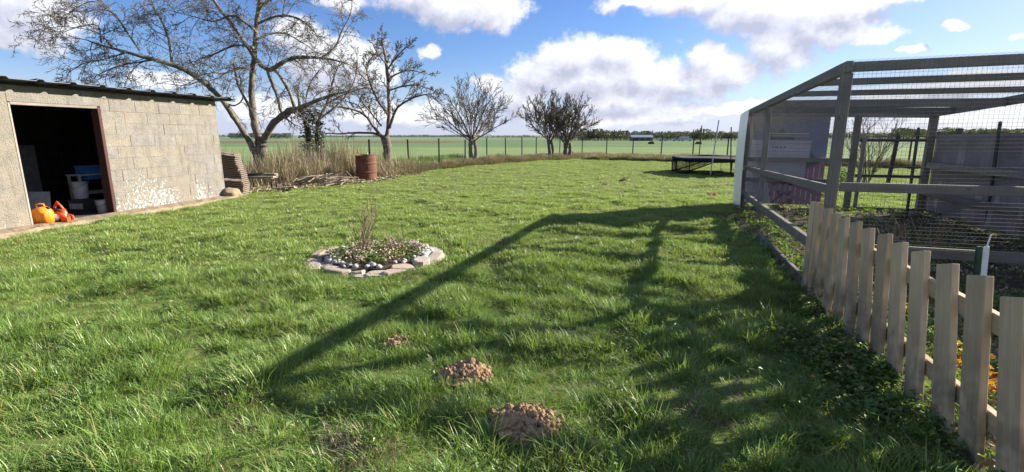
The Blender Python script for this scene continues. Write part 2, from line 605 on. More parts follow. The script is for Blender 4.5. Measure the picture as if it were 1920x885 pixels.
def m_ground(name, cols, bump=0.6, dist=0.03):
    m, t = mat(name)
    pos = t.node('ShaderNodeNewGeometry').outputs['Position']
    n1, n2 = t.noise(pos, 1.2, 5, 0.6), t.noise(pos, 18, 5, 0.7)
    c = t.mix(t.ramp(n1, 0.35, 0.65), cols[0], cols[1])
    c = t.mix(t.ramp(n2, 0.45, 0.68), c, cols[2])
    finish(t, c, 1.0, n2, bump, dist, spec=0.1)
    return m


M['lawn_soil'] = m_ground('lawn_thatch', ((0.10, 0.14, 0.03), (0.15, 0.185, 0.05), (0.10, 0.095, 0.045)))
M['soil'] = m_ground('dark_garden_soil', ((0.055, 0.042, 0.032), (0.085, 0.065, 0.045), (0.03, 0.024, 0.018)))
M['gravel_soil'] = m_ground('leafy_gravel_soil', ((0.20, 0.16, 0.115), (0.13, 0.105, 0.07), (0.34, 0.30, 0.24)))
M['mole'] = m_ground('mole_soil', ((0.42, 0.285, 0.17), (0.32, 0.21, 0.125), (0.17, 0.11, 0.065)), 1.0, 0.02)


def m_field():
    m, t = mat('winter_crop_field')
    pos = t.node('ShaderNodeNewGeometry').outputs['Position']
    s = t.node('ShaderNodeSeparateXYZ', {0: pos})
    y, x = s.outputs[1], s.outputs[0]
    n1 = t.noise(pos, 0.03, 4, 0.55)
    n2 = t.noise(pos, 0.9, 5, 0.65)
    rows = t.noise(t.vm('MULTIPLY', pos, (0.02, 1.2, 1)), 0.35, 3, 0.5)
    c = t.mix(t.ramp(n1, 0.4, 0.6), (0.14, 0.205, 0.075), (0.18, 0.24, 0.10))
    c = t.mix(t.ramp(n2, 0.4, 0.7, 0, 0.35), c, (0.15, 0.155, 0.09))
    c = t.mix(t.ramp(rows, 0.45, 0.6, 0, 0.25), c, (0.21, 0.24, 0.12))
    tl = t.m('ABSOLUTE', t.m('SUBTRACT', t.m('FRACT', t.m('ADD', t.m('MULTIPLY', t.m('ADD', y, t.m('MULTIPLY', x, 0.25)), 0.045), t.m('MULTIPLY', n1, 0.15))), 0.5))
    c = t.mix(t.ramp(tl, 0.035, 0.02, 0, 0.45), c, (0.09, 0.12, 0.045))
    yy = t.m('ADD', y, t.m('MULTIPLY', t.noise(pos, 0.01, 2), 20.0))
    # farther parcel of darker crop, and a ploughed strip on the left
    c = t.mix(t.ramp(yy, 86, 90), c, (0.11, 0.165, 0.075))
    c = t.mix(t.m('MULTIPLY', t.m('MULTIPLY', t.ramp(yy, 150, 155), t.ramp(yy, 235, 225)), t.ramp(x, -14, -20)), c, (0.13, 0.10, 0.065))
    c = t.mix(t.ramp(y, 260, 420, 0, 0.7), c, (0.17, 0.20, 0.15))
    finish(t, c, 1.0, n2, 0.5, 0.06, spec=0.05)
    return m


M['field'] = m_field()


def m_stone():
    m, t = mat('flat_sandstone')
    tc = t.node('ShaderNodeTexCoord').outputs['Object']
    oi = t.node('ShaderNodeObjectInfo')
    v = t.vm('ADD', tc, t.node('ShaderNodeCombineXYZ', {0: t.m('MULTIPLY', oi.outputs['Random'], 30), 1: 0.0, 2: 0.0}).outputs[0])
    n1, n2 = t.noise(v, 6, 5, 0.6), t.noise(v, 40, 4, 0.7)
    c = t.mix(oi.outputs['Random'], (0.31, 0.27, 0.235), (0.40, 0.29, 0.205))
    c = t.mix(t.ramp(n1, 0.4, 0.65), c, (0.33, 0.30, 0.27))
    c = t.mix(t.ramp(n2, 0.55, 0.7, 0, 0.5), c, (0.18, 0.16, 0.13))
    finish(t, c, 0.9, t.m('ADD', n1, n2), 0.6, 0.012)
    return m


M['stone'] = m_stone()
M['pebble'] = plain('white_pebble', (0.42, 0.41, 0.39), 0.7, 0, 0.25, 9)


def m_attr(name, rough=0.6):
    m, t = mat(name)
    a = t.node('ShaderNodeAttribute', attribute_name='print').outputs['Color']
    tc = t.node('ShaderNodeTexCoord').outputs['Object']
    n = t.noise(tc, 5, 4, 0.6)
    a = t.mix(1.0, a, (1.45, 1.4, 1.4), blend='MULTIPLY')
    c = t.mix(t.ramp(n, 0.45, 0.75, 0, 0.2), a, (0.12, 0.12, 0.11))
    finish(t, c, rough, t.noise(tc, 3, 3), 0.3, 0.03)
    return m


M['print'] = m_attr('printed_tarpaulin')


# ------------------------------------------------------------------ ground heights
def hz(x, y):
    """height of the lawn"""
    v = Vector((x, y, 0))
    h = 0.045 * mn.noise(v * 0.9 + Vector((5, 1, 0))) + 0.055 * mn.noise(v * 2.2) + 0.026 * mn.noise(v * 4.6)
    # low kerb-side rise by the shed and sink towards the far edge
    return h + 0.02 * mn.noise(v * 0.25)


def field_z(y):
    return -0.05 - 0.0066 * max(0.0, min(y, 300.0) - 40.0)


# picket fence and aviary frame lines
E_ = Vector((0.30, 0.954))       # aviary: away from the camera
W_ = Vector((0.954, -0.30))      # aviary: to the right
A_ = Vector((3.05, 4.70))        # near left post
PF = Vector((2.85, 4.55))        # picket fence, far end
PD = Vector((-0.275, -0.9614))   # towards the camera


def av(s, t, z):
    p = A_ + E_ * s + W_ * t
    return Vector((p.x, p.y, z))


FB = G(1430, 457)
FE = G(1505, 538)
BED = (-1.64, 5.92)
MOLES = [(745, 639, 0.12, 0.035), (872, 708, 0.16, 0.07), (985, 796, 0.175, 0.042), 
         (1100, 386, 0.16, 0.07), (1172, 339, 0.13, 0.06), (1331, 368, 0.2, 0.07), (1135, 348, 0.10, 0.03)]
MOLE_W = [(G(a, b), r, h) for a, b, r, h in MOLES]

garden_poly = [(1.85, 0.2), (PF + PD * 3.4).to_tuple(), (PF.x + 0.0, PF.y), (FE.x + 0.03, FE.y), (FB.x, FB.y), (av(4.2, -0.42, 0)).to_2d().to_tuple(), av(5.2, -0.15, 0).to_2d().to_tuple(),
               av(5.95, -0.05, 0).to_2d().to_tuple(), av(5.95, 3.3, 0).to_2d().to_tuple(), (14.0, 4.0), (12, 0.2)]
SH0 = Vector((-7.80, 7.40))
SD = Vector((0.2177, 0.976))
SN = Vector((0.976, -0.2177))     # outward normal


def sh(s, d, z):
    """shed coordinates: along the front wall, out from it, up"""
    p = SH0 + SD * s + SN * d
    return Vector((p.x, p.y, z))


shed_poly = [sh(-4, 0.30, 0).to_2d().to_tuple(), sh(4.6, 0.30, 0).to_2d().to_tuple(), sh(4.6, -4, 0).to_2d().to_tuple(), sh(-4, -5, 0).to_2d().to_tuple()]


def inpoly(p, poly):
    x, y = p
    c = False
    j = len(poly) - 1
    for i in range(len(poly)):
        xi, yi = poly[i]
        xj, yj = poly[j]
        if (yi > y) != (yj > y) and x < (xj - xi) * (y - yi) / (yj - yi) + xi:
            c = not c
        j = i
    return c


# wire fence line
FP = [(-4.38 + 1.0 * k, 21.0 + 2.12 * k) for k in range(-9, 9)]
CORNER = FP[-1]
FP2 = [(CORNER[0] + 1.49 * k, CORNER[1] - 1.47 * k) for k in range(1, 13)]


def fence_y(x):
    if x < CORNER[0]:
        return 21.0 + 2.12 * (x + 4.38)
    return CORNER[1] - (x - CORNER[0]) * 1.47 / 1.49


# far edge of the mown lawn, as seen: rough grass begins there
EDGE = [(-9.5, 11.8), (-6.5, 13.6), (-5.2, 15.6), (-4.2, 17.2), (-3.4, 22.0), (-1.0, 26.0), (1.6, 29.5), (4.0, 31.0), (8, 29.0), (13, 26.5), (22, 20), (30, 14)]


def edge_y(x):
    if x <= EDGE[0][0]: return EDGE[0][1]
    for (x0, y0), (x1, y1) in zip(EDGE, EDGE[1:]):
        if x0 <= x <= x1:
            return y0 + (y1 - y0) * (x - x0) / (x1 - x0) + 0.35 * mn.noise(Vector((x * 1.3, 0, 3)))
    return EDGE[-1][1]


def grid_mesh(name, xs, ys, hf, m):
    nx, ny = len(xs), len(ys)
    v = [(x, y, hf(x, y)) for y in ys for x in xs]
    f = [(j * nx + i, j * nx + i + 1, (j + 1) * nx + i + 1, (j + 1) * nx + i) for j in range(ny - 1) for i in range(nx - 1)]
    me = bpy.data.meshes.new(name)
    me.from_pydata(v, [], f)
    me.materials.append(m)
    me.polygons.foreach_set('use_smooth', [True] * len(f))
    return me


xs = [-2500, -1200, -600, -300, -150, -80, -40, -20, 0, 20, 40, 80, 150, 300, 600, 1200, 2500]
ys = [-200, -60, -20, 0, 20, 40, 60, 90, 130, 180, 240, 300, 500, 1000, 2500]
tag(link('field', grid_mesh('field', xs, ys, lambda x, y: field_z(y) - 0.10, M['field'])), 'flat green winter crop field stretching from the wire fence to the distant woods', None, None, 'structure')

ys = [0.15]
while ys[-1] < 40: ys.append(ys[-1] + 0.045 + ys[-1] * 0.012)
xs = [-30 + 0.16 * i for i in range(340)]


def lawn_h(x, y):
    h = hz(x, y)
    e = edge_y(x)
    if y > e + 6: h -= 0.02 + min(0.25, (y - e - 6) * 0.06)
    if x < -20: h -= 0.1 * min(1, (-20 - x) / 5)
    return h


tag(link('lawn', grid_mesh('lawn', xs, ys, lawn_h, M['lawn_soil'])), 'uneven green lawn between the block shed and the timber run', None, None, 'structure')

# soil of the aviary and the border behind the pickets
bm = MB()
pts = [(x, y) for x, y in garden_poly]
step = 0.12
ix = {}
v, f = [], []
gx0, gy0 = 1.6, 0.2
for j in range(90):
    for i in range(105):
        x, y = gx0 + i * step, gy0 + j * step
        ix[i, j] = len(v)
        inside = inpoly((x, y), garden_poly)
        q = Vector((x, y, 0))
        v.append((x, y, (0.035 + 0.03 * mn.noise(q * 3.1) + 0.02 * mn.noise(q * 9)) if inside else -0.12))
for j in range(89):
    for i in range(104):
        ff = (ix[i, j], ix[i + 1, j], ix[i + 1, j + 1], ix[i, j + 1])
        if sum(v[k][2] > -0.1 for k in ff) >= 2:
            f.append(ff)


def in_run(q):
    rel = Vector((q[0], q[1])) - A_
    return rel.dot(E_) > 0.0 and rel.dot(W_) > 0.02


f1 = [q for q in f if in_run(v[q[0]])]
f2 = [q for q in f if not in_run(v[q[0]])]
for nm, ff, mm, lb in (('garden_soil', f1, 'soil', 'dark bare soil inside the timber run'), ('gravel_border', f2, 'gravel_soil', 'pale leafy gravel border beside the run and behind the pickets')):
    me = bpy.data.meshes.new(nm)
    me.from_pydata(v, [], ff)
    me.materials.append(M[mm])
    me.polygons.foreach_set('use_smooth', [True] * len(ff))
    me.validate()
    tag(link(nm, me), lb, None, None, 'structure')


# ------------------------------------------------------------------ scattering of blades and leaves
def template(name, mb, mat_, attr):
    me = mb.mesh(name, mat_)
    a = me.attributes.new('rnd', 'FLOAT', 'FACE')
    a.data.foreach_set('value', attr)
    o = bpy.data.objects.new(name, me)
    return o


def tuft(name, mat_, n, rad, L, wd, lean=0.6, seg=3, seed=0, curl=1.0):
    r = random.Random(seed)
    mb = MB()
    at = []
    for _ in range(n):
        a = r.uniform(0, 6.283)
        q = rad * math.sqrt(r.random())
        bx, by = q * math.cos(a), q * math.sin(a)
        b = a + r.gauss(0, 1.0)
        ln = L * r.uniform(0.5, 1.25)
        le = lean * r.uniform(0.15, 1.2)
        w2 = wd * r.uniform(0.7, 1.3) / 2
        tw = b + math.pi / 2 + r.uniform(-0.7, 0.7)
        tx, ty = math.cos(tw), math.sin(tw)
        prev = None
        for k in range(seg + 1):
            t = k / seg
            hor = ln * le * (t ** 1.7) * curl
            ver = ln * (t - 0.30 * le * t * t)
            px, py, pz = bx + math.cos(b) * hor, by + math.sin(b) * hor, ver - 0.005
            ww = w2 * (1 - 0.75 * t ** 2)
            cur = ((px - tx * ww, py - ty * ww, pz), (px + tx * ww, py + ty * ww, pz))
            if prev:
                m0 = len(mb.v)
                mb.v += [prev[0], prev[1], cur[1], cur[0]]
                mb.f.append((m0, m0 + 1, m0 + 2, m0 + 3))
            prev = cur
        rv = r.random()
        at += [rv] * seg
    return template(name, mb, mat_, at)


def scatter(name, temps, P, scale, rotz, idx, label=None, cat=None, tilt=None, kind='stuff', parent=None):
    col = bpy.data.collections.new(name + '_kinds')
    for i, o in enumerate(temps):
        o.name = '%s_kind_%02d' % (name, i)
        col.objects.link(o)
    n = len(P)
    me = bpy.data.meshes.new(name)
    me.vertices.add(n)
    P = np.asarray(P, dtype=np.float32)
    me.vertices.foreach_set('co', P.ravel())
    rot = np.zeros((n, 3), dtype=np.float32)
    rot[:, 2] = rotz
    if tilt is not None:
        rot[:, 0] = tilt[:, 0]
        rot[:, 1] = tilt[:, 1]
    sc = np.asarray(scale, dtype=np.float32)
    if sc.ndim == 1: sc = np.repeat(sc[:, None], 3, axis=1)
    for nm, typ, data, key in (('rot', 'FLOAT_VECTOR', rot, 'vector'), ('scl', 'FLOAT_VECTOR', sc, 'vector')):
        a = me.attributes.new(nm, typ, 'POINT')
        a.data.foreach_set(key, data.ravel())
    a = me.attributes.new('idx', 'INT', 'POINT')
    a.data.foreach_set('value', np.asarray(idx, dtype=np.int32))
    o = link(name, me, parent)
    ng = bpy.data.node_groups.new(name + '_scatter', 'GeometryNodeTree')
    ng.interface.new_socket('Geometry', in_out='INPUT', socket_type='NodeSocketGeometry')
    ng.interface.new_socket('Geometry', in_out='OUTPUT', socket_type='NodeSocketGeometry')
    a0, a1 = ng.nodes.new('NodeGroupInput'), ng.nodes.new('NodeGroupOutput')
    ci = ng.nodes.new('GeometryNodeCollectionInfo')
    ci.inputs['Collection'].default_value = col
    ci.inputs['Separate Children'].default_value = True
    ci.inputs['Reset Children'].default_value = True
    ip = ng.nodes.new('GeometryNodeInstanceOnPoints')
    ip.inputs['Pick Instance'].default_value = True

    def att(nm, typ):
        x = ng.nodes.new('GeometryNodeInputNamedAttribute')
        x.data_type = typ
        x.inputs['Name'].default_value = nm
        return [s for s in x.outputs if s.enabled][0]
    er = ng.nodes.new('FunctionNodeEulerToRotation')
    ng.links.new(att('rot', 'FLOAT_VECTOR'), er.inputs[0])
    ng.links.new(a0.outputs[0], ip.inputs['Points'])
    ng.links.new(ci.outputs[0], ip.inputs['Instance'])
    ng.links.new(att('idx', 'INT'), ip.inputs['Instance Index'])
    ng.links.new(er.outputs[0], ip.inputs['Rotation'])
    ng.links.new(att('scl', 'FLOAT_VECTOR'), ip.inputs['Scale'])
    ng.links.new(ip.outputs[0], a1.inputs[0])
    md = o.modifiers.new('scatter', 'NODES')
    md.node_group = ng
    tag(o, label, cat, None, kind)
    return o


def patch_noise(x, y):
    v = Vector((x, y, 0))
    return mn.noise(v * 1.3 + Vector((9, 4, 2))) * 0.6 + mn.noise(v * 3.6) * 0.75 + mn.noise(v * 8.5) * 0.35


def on_lawn(x, y):
    if y > edge_y(x): return False
    if inpoly((x, y), shed_poly) or inpoly((x, y), garden_poly): return False
    dx, dy = (x - BED[0]) / 0.80, (y - BED[1]) / 0.86
    if dx * dx + dy * dy < 1: return False
    for (p, r, h) in MOLE_W:
        rr = r * 0.72
        if (x - p.x) ** 2 + (y - p.y) ** 2 < rr * rr * (1 + 0.6 * mn.noise(Vector((x * 9, y * 9, 0)))): return False
    return True


def lawn_points(y0, y1, dens, xpad=0.9):
    out = []
    area = 0
    # bands of rising distance, within a wedge a good bit wider than the view
    y = y0
    while y < y1:
        dy = max(0.25, y * 0.05)
        half = (y + dy) * 1.16 + xpad
        n = int(dens * 2 * half * dy)
        xx = NR.uniform(-half, half, n)
        yy = NR.uniform(y, y + dy, n)
        for a, b in zip(xx, yy):
            if a < 20 and on_lawn(a, b):
                out.append((a, b))
        y += dy
    return out


def lawn_scatter(name, pts, temps, s0, label, seed):
    rs = np.random.RandomState(seed)
    P, sc, ix_ = [], [], []
    for (x, y) in pts:
        k = patch_noise(x, y)
        shade = max(0.22, 0.92 + 1.25 * k)
        # worn, close-cropped turf further off, longer clumps near
        hgt = s0 * shade * rs.uniform(0.75, 1.25)
        hgt *= 1.0 if y < 7 else max(0.62, 1.0 - (y - 7) * 0.035)
        P.append((x, y, hz(x, y) - 0.004))
        wdt = 0.55 + 0.45 * min(1.4, max(0.6, hgt / s0))
        sc.append((wdt, wdt, max(0.35, hgt / 1.0)))
    n = len(P)
    return scatter(name, temps, P, np.array(sc), rs.uniform(0, 6.28, n), rs.randint(0, len(temps), n), label, 'grass', rs.uniform(-0.12, 0.12, (n, 2)))


near_t = [tuft('t', M['grass'], 34, 0.055, 0.056, 0.0040, 0.95, 3, 100 + i) for i in range(6)] + [tuft('t', M['grass'], 26, 0.05, 0.095, 0.0048, 1.0, 4, 140 + i) for i in range(2)]
mid_t = [tuft('t', M['grass'], 30, 0.085, 0.060, 0.0070, 0.8, 2, 200 + i) for i in range(6)]
far_t = [tuft('t', M['grass'], 30, 0.16, 0.058, 0.015, 0.8, 2, 300 + i) for i in range(6)]
lawn_scatter('near_grass', lawn_points(0.9, 5.2, 400), near_t, 1.0, 'long tufted green grass of the lawn nearest the camera', 1)
lawn_scatter('middle_grass', lawn_points(5.2, 12.0, 175), mid_t, 0.85, 'green grass of the lawn around the stone ringed bed', 2)
lawn_scatter('far_grass', lawn_points(12.0, 33.0, 46), far_t, 0.62, 'shorter yellowish grass at the far end of the lawn', 3)

# ------------------------------------------------------------------ shed
shed = empty('block_shed', sh(0, 0, 0), 'grey cement block shed with an open doorway and dark ribbed roof on the left', 'shed')


def shed_box(name, s0, s1, d0, d1, z0, z1, m_, jit=0.0, parent=None):
    """box in shed coordinates"""
    key = ('sb', round(s1 - s0, 3), round(d1 - d0, 3), round(z1 - z0, 3), m_.name)
    if key not in _bars:
        me = bar_mesh(s1 - s0, abs(d1 - d0), z1 - z0, 0.004)
        me.materials.append(m_)
        _bars[key] = me
    p = sh((s0 + s1) / 2, (d0 + d1) / 2, (z0 + z1) / 2) - (parent or shed).location
    ang = math.atan2(SD.y, SD.x)
    return link(name, _bars[key], parent or shed, p, (R_.gauss(0, jit), R_.gauss(0, jit), ang + R_.gauss(0, jit)))


WALL_TOP = 2.25
# core walls
shed_box('wall', 1.80, 4.43, -0.20, -0.005, -0.05, WALL_TOP, M['mortar'])
shed_box('rendered_wall', -3.6, 0.40, -0.20, 0.0, -0.05, WALL_TOP, M['block'])
shed_box('lintel', 0.40, 1.80, -0.20, 0.003, 2.0, WALL_TOP, M['block'])


def under_roof(d): return 2.302 - math.tan(math.radians(4.2)) * (0.33 - d)


def gable(name, s0, s1, d0, d1, m_):
    mb = MB()
    for s_ in (s0, s1):
        for d_, z_ in ((d0, -0.05), (d1, -0.05), (d1, under_roof(d1)), (d0, under_roof(d0))):
            mb.v.append(tuple(sh(s_, d_, z_) - shed.location))
    mb.f += [(0, 1, 2, 3), (7, 6, 5, 4), (0, 4, 5, 1), (1, 5, 6, 2), (2, 6, 7, 3), (3, 7, 4, 0)]
    mb.build(name, m_, shed)


gable('side_wall', 4.23, 4.43, -3.2, -0.203, M['mortar'])
gable('side_wall', -3.6, -3.4, -3.2, -0.203, M['mortar'])
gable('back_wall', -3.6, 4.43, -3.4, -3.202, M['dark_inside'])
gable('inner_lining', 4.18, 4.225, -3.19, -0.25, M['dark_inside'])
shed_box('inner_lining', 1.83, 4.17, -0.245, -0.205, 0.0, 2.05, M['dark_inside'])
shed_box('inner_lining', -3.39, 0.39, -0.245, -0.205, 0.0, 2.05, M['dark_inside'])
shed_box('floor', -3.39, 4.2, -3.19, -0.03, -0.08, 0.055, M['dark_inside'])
# block courses right of the doorway, each block a piece
CH = 0.213
r = 0
z = 0.0
while z < WALL_TOP - 0.02:
    top = min(z + CH, WALL_TOP - 0.004)
    s = 1.80 - (0.27 if r % 2 else 0.02) - R_.uniform(0, 0.05)
    while s < 4.44:
        L = R_.choice((0.50, 0.50, 0.50, 0.46))
        a, b = max(s, 1.80), min(s + L, 4.445)
        if 4.445 - b < 0.10: b = 4.445
        if b - a > 0.05:
            pr = R_.choice((0.0, 0.0, 0.002, 0.004, -0.003))
            shed_box('block', round(a + 0.002, 2), round(b - 0.001, 3), -0.09, pr, round(z + 0.0015, 3), round(top - 0.001, 3), M['block'], 0.0012)
        if b >= 4.44: break
        s += L
    z += CH
    r += 1
# faces of the side wall courses seen end on
for i in range(10):
    shed_box('block', 4.434, 4.449, -0.40 - 0.2 * (i % 2), -0.095, 0.004 + CH * i, CH * (i + 1) - 0.006, M['block'], 0.001)
# jambs
shed_box('door_jamb', 1.745, 1.797, -0.16, 0.004, 0.03, 1.985, M['red_wood'])
shed_box('door_jamb', 0.403, 0.432, -0.16, 0.002, 0.03, 1.985, M['old_board'])
shed_box('door_head', 0.433, 1.744, -0.16, 0.006, 1.955, 1.997, M['old_board'])
# roof sheets with ribs
mbm = MB()
prof = []
for k in range(2):
    o = k * 0.48
    prof += [(o, 0), (o + 0.18, 0), (o + 0.205, 0.032), (o + 0.275, 0.032), (o + 0.30, 0), (o + 0.479, 0)]
prof = [p for i, p in enumerate(prof) if i == 0 or p[0] - prof[i - 1][0] > 0.005]
for yy in (0, 1):
    for (a, b) in prof:
        mbm.v.append((a, 3.95 * yy, b))
k = len(prof)
for (a, b) in prof:
    mbm.v.append((a, 0, b - 0.012))
for (a, b) in prof:
    mbm.v.append((a, 3.95, b - 0.012))
for i in range(k - 1):
    mbm.f += [(i, i + 1, k + i + 1, k + i), (2 * k + i, 3 * k + i, 3 * k + i + 1, 2 * k + i + 1), (i, 2 * k + i, 2 * k + i + 1, i + 1), (k + i, k + i + 1, 3 * k + i + 1, 3 * k + i)]
roof_me = mbm.mesh('roof_sheet', M['roof'])
ang = math.atan2(SD.y, SD.x)
for i in range(9):
    # sheet: local x along the wall, local +y inwards is negative distance
    q = Matrix.Rotation(ang, 3, 'Z') @ Matrix.Rotation(math.radians(-4.2), 3, 'X')
    link('roof_sheet', roof_me, shed, sh(-3.85 + 0.955 * i, 0.33, 2.322 + 0.005 * (i % 2)) - shed.location, (Matrix.Scale(1, 3) @ q).to_quaternion() if True else None)
shed_box('wall_plate', -3.6, 4.43, -0.18, -0.02, WALL_TOP + 0.001, WALL_TOP + 0.05, M['dark_wood'])
bar('roof_batten', sh(4.46, 0.16, 2.285), sh(4.86, 0.16, 2.285), 0.06, 0.035, M['dark_wood'], shed)
# footing
mbm = MB()
nx = 120
for j, (d, zz) in enumerate(((0.34, -0.12), (0.31, 0.015), (0.27, 0.055), (0.12, 0.075), (0.0, 0.085))):
    for i in range(nx + 1):
        s = -3.8 + 8.45 * i / nx
        q = Vector((s * 3.0, d * 5, 0))
        mbm.v.append(tuple(sh(s, d + 0.035 * mn.noise(q) * (1 if d > 0 else 0), zz + (0.028 * mn.noise(q * 1.7) + 0.012 * mn.noise(q * 5) if d > 0 else 0)) - shed.location))
for j in range(4):
    for i in range(nx):
        a = j * (nx + 1) + i
        mbm.f.append((a, a + 1, a + nx + 2, a + nx + 1))
mbm.build('footing', M['footing'], shed, smooth=False)
mbm = MB()
c = sh(4.55, 0.05, 0.10) - shed.location
mbm.lump(c, (0.20, 0.26, 0.16), 4, 3, 0.5, 1, 1.6)
mbm.build('corner_footing', M['footing'], shed, smooth=True)


# things in the shed
def jerry():
    c = G(84, 419, 0.07)
    t = empty('jerrycan', c, 'bright orange fuel can just inside the shed doorway', 'fuel can')
    prof = [(-0.115, 0), (0.115, 0), (0.12, 0.19), (0.06, 0.275), (-0.03, 0.275), (-0.115, 0.235)]
    bm = bmesh.new()
    vs = [[bm.verts.new((x, y, z)) for x, z in prof] for y in (-0.075, 0.075)]
    bm.faces.new(vs[0]); bm.faces.new(vs[1][::-1])
    for i in range(6):
        bm.faces.new((vs[0][i], vs[0][(i + 1) % 6], vs[1][(i + 1) % 6], vs[1][i])[::-1])
    bmesh.ops.recalc_face_normals(bm, faces=bm.faces)
    bmesh.ops.bevel(bm, geom=list(bm.edges), offset=0.012, segments=2, affect='EDGES')
    me = bpy.data.meshes.new('can_body'); bm.to_mesh(me); bm.free(); me.materials.append(M['orange'])
    me.polygons.foreach_set('use_smooth', [True] * len(me.polygons))
    rot = (0, 0, 0.25)
    link('can_body', me, t, (0, 0, 0), rot)
    mb = MB(); mb.tube([(-0.07, 0, 0.25), (-0.075, 0, 0.315), (-0.03, 0, 0.325), (0.03, 0, 0.32), (0.045, 0, 0.27)], 0.012, 8)
    link('handle', mb.mesh('handle', M['orange'], True), t, (0, 0, 0), rot)
    mb = MB(); mb.lathe([(0, 0.0), (0.028, 0.0), (0.028, 0.035), (0, 0.035)], (0.085, 0, 0.24), 12)
    link('cap', mb.mesh('cap', M['black_metal'], True), t, (0, 0, 0), rot)
    mb = MB(); mb.box((0.0, -0.079, 0.12), (0.11, 0.006, 0.12)); mb.box((0.0, -0.083, 0.12), (0.05, 0.004, 0.10))
    link('moulded_panel', mb.mesh('moulded_panel', M['orange']), t, (0, 0, 0), rot)


jerry()


def saw():
    c = G(118, 415, 0.07)
    t = empty('chainsaw', c, 'orange red petrol garden tool with white tank beside the fuel can', 'power tool')
    mb = MB(); mb.lump((0, 0, 0.11), (0.13, 0.085, 0.10), 2, 3, 0.35, 1, 1.2)
    mb.build('motor_housing', M['red_orange'], t, smooth=True)
    mb = MB(); mb.lump((-0.05, -0.075, 0.085), (0.085, 0.04, 0.055), 5, 2, 0.15)
    mb.build('tank', M['white'], t, smooth=True)
    mb = MB(); mb.tube([(-0.12, 0, 0.12), (-0.10, 0, 0.24), (-0.04, 0, 0.32), (0.01, 0, 0.26), (0.06, 0, 0.18)], [0.018, 0.022, 0.026, 0.02, 0.018], 8)
    mb.build('handle', M['red_orange'], t, smooth=True)
    mb = MB(); mb.tube([(-0.09, -0.05, 0.17), (-0.03, -0.07, 0.22), (0.05, -0.06, 0.19)], 0.02, 8)
    mb.build('air_filter', M['black_metal'], t, smooth=True)
    mb = MB(); mb.box((0.10, -0.03, 0.04), (0.10, 0.10, 0.07)); mb.tube([(0.1, 0, 0.12), (0.17, 0.01, 0.10), (0.18, 0.02, 0.03)], 0.014, 6)
    mb.build('skid_plate', M['red_orange'], t)


saw()


def pail(px, py, y, rr, hh, m_, label, name='bucket'):
    c = D(px, py, y)
    t = empty(name, c, label, 'bucket')
    mb = MB()
    mb.lathe([(0, 0.0), (rr * 0.78, 0.0), (rr * 0.8, 0.02), (rr * 0.97, hh), (rr * 1.03, hh), (rr * 1.03, hh + 0.015), (rr * 0.95, hh + 0.012), (rr * 0.76, 0.025), (0, 0.02)], (0, 0, 0), 20)
    mb.build('shell', m_, t, smooth=False)
    mb = MB()
    mb.tube([(rr * math.cos(a), -0.03 * math.sin(a) - rr * 0.9 * math.sin(a), hh - 0.09 * math.sin(a)) for a in [math.pi * i / 10 for i in range(11)]], 0.004, 5)
    mb.build('handle', M['wire'], t)
    return c


zf = 0.055
bench = empty('workbench', D(178, 402, 9.75), 'dark low workbench standing inside the shed doorway', 'bench')
bl = bench.location
dd = Vector((SD.x, SD.y, 0))
nn = Vector((SN.x, SN.y, 0))
for k in range(3):
    bar('top_board', Vector((bl.x, bl.y, 0.62)) - dd * 0.30 + nn * (0.11 * k - 0.11), Vector((bl.x, bl.y, 0.62)) + dd * 0.40 + nn * (0.11 * k - 0.11), 0.10, 0.03, M['grey_plastic'], bench)
for a in (-0.26, 0.36):
    for b in (-0.13, 0.13):
        p = Vector((bl.x, bl.y, 0)) + dd * a + nn * b
        bar('leg', (p.x, p.y, zf), (p.x, p.y, 0.604), 0.04, 0.04, M['grey_plastic'], bench)
for b in (-0.13, 0.13):
    p = Vector((bl.x, bl.y, 0.27)) + nn * b
    bar('lower_rail', p - dd * 0.24, p + dd * 0.34, 0.03, 0.05, M['grey_plastic'], bench)
bench.location.z = zf
for c_ in bench.children:
    c_.location.z -= zf - bl.z if False else 0
# storage crate
q = Vector((bl.x, bl.y, 0.637)) + dd * 0.08
cr = empty('storage_crate', q, 'blue plastic crate on top of the workbench in the shed', 'crate')
mb = MB()
a_ = math.atan2(SD.y, SD.x)
RZ = Matrix.Rotation(a_, 3, 'Z')
for (cx, cy, sx_, sy_) in ((0, -0.14, 0.40, 0.012), (0, 0.14, 0.40, 0.012), (-0.20, 0, 0.012, 0.28), (0.20, 0, 0.012, 0.28)):
    cc = RZ @ Vector((cx, cy, 0.13))
    mb.box(cc, (sx_, sy_, 0.24), RZ)
cc = RZ @ Vector((0, 0, 0.01)); mb.box(cc, (0.40, 0.28, 0.012), RZ)
mb.build('crate_shell', M['blue'], cr)
mb = MB(); cc = RZ @ Vector((0, 0, 0.262)); mb.box(cc, (0.44, 0.32, 0.022), RZ)
mb.build('lid', M['blue'], cr)
for k in range(4):
    mb = MB(); cc = RZ @ Vector((-0.15 + 0.1 * k, -0.15, 0.13)); mb.box(cc, (0.012, 0.012, 0.22), RZ)
    mb.build('rib', M['blue'], cr)
pail(153, 372, 9.35, 0.14, 0.30, M['grey_plastic'], 'grey plastic bucket raised beside the workbench in the shed')
bk = empty('wooden_block', D(153, 400, 9.35), 'low grey box under the raised grey bucket in the shed', 'box')
p0 = D(153, 373, 9.35)
mb = MB(); mb.box((0, 0, (p0.z - zf) / 2 - 0.001), (0.30, 0.28, p0.z - zf - 0.004)); bk.location = (p0.x, p0.y, zf); mb.build('box_body', M['dark_inside'], bk)
mb = MB(); mb.box((0, -0.145, (p0.z - zf) / 2), (0.24, 0.01, 0.10)); mb.build('box_front', M['grey_plastic'], bk)
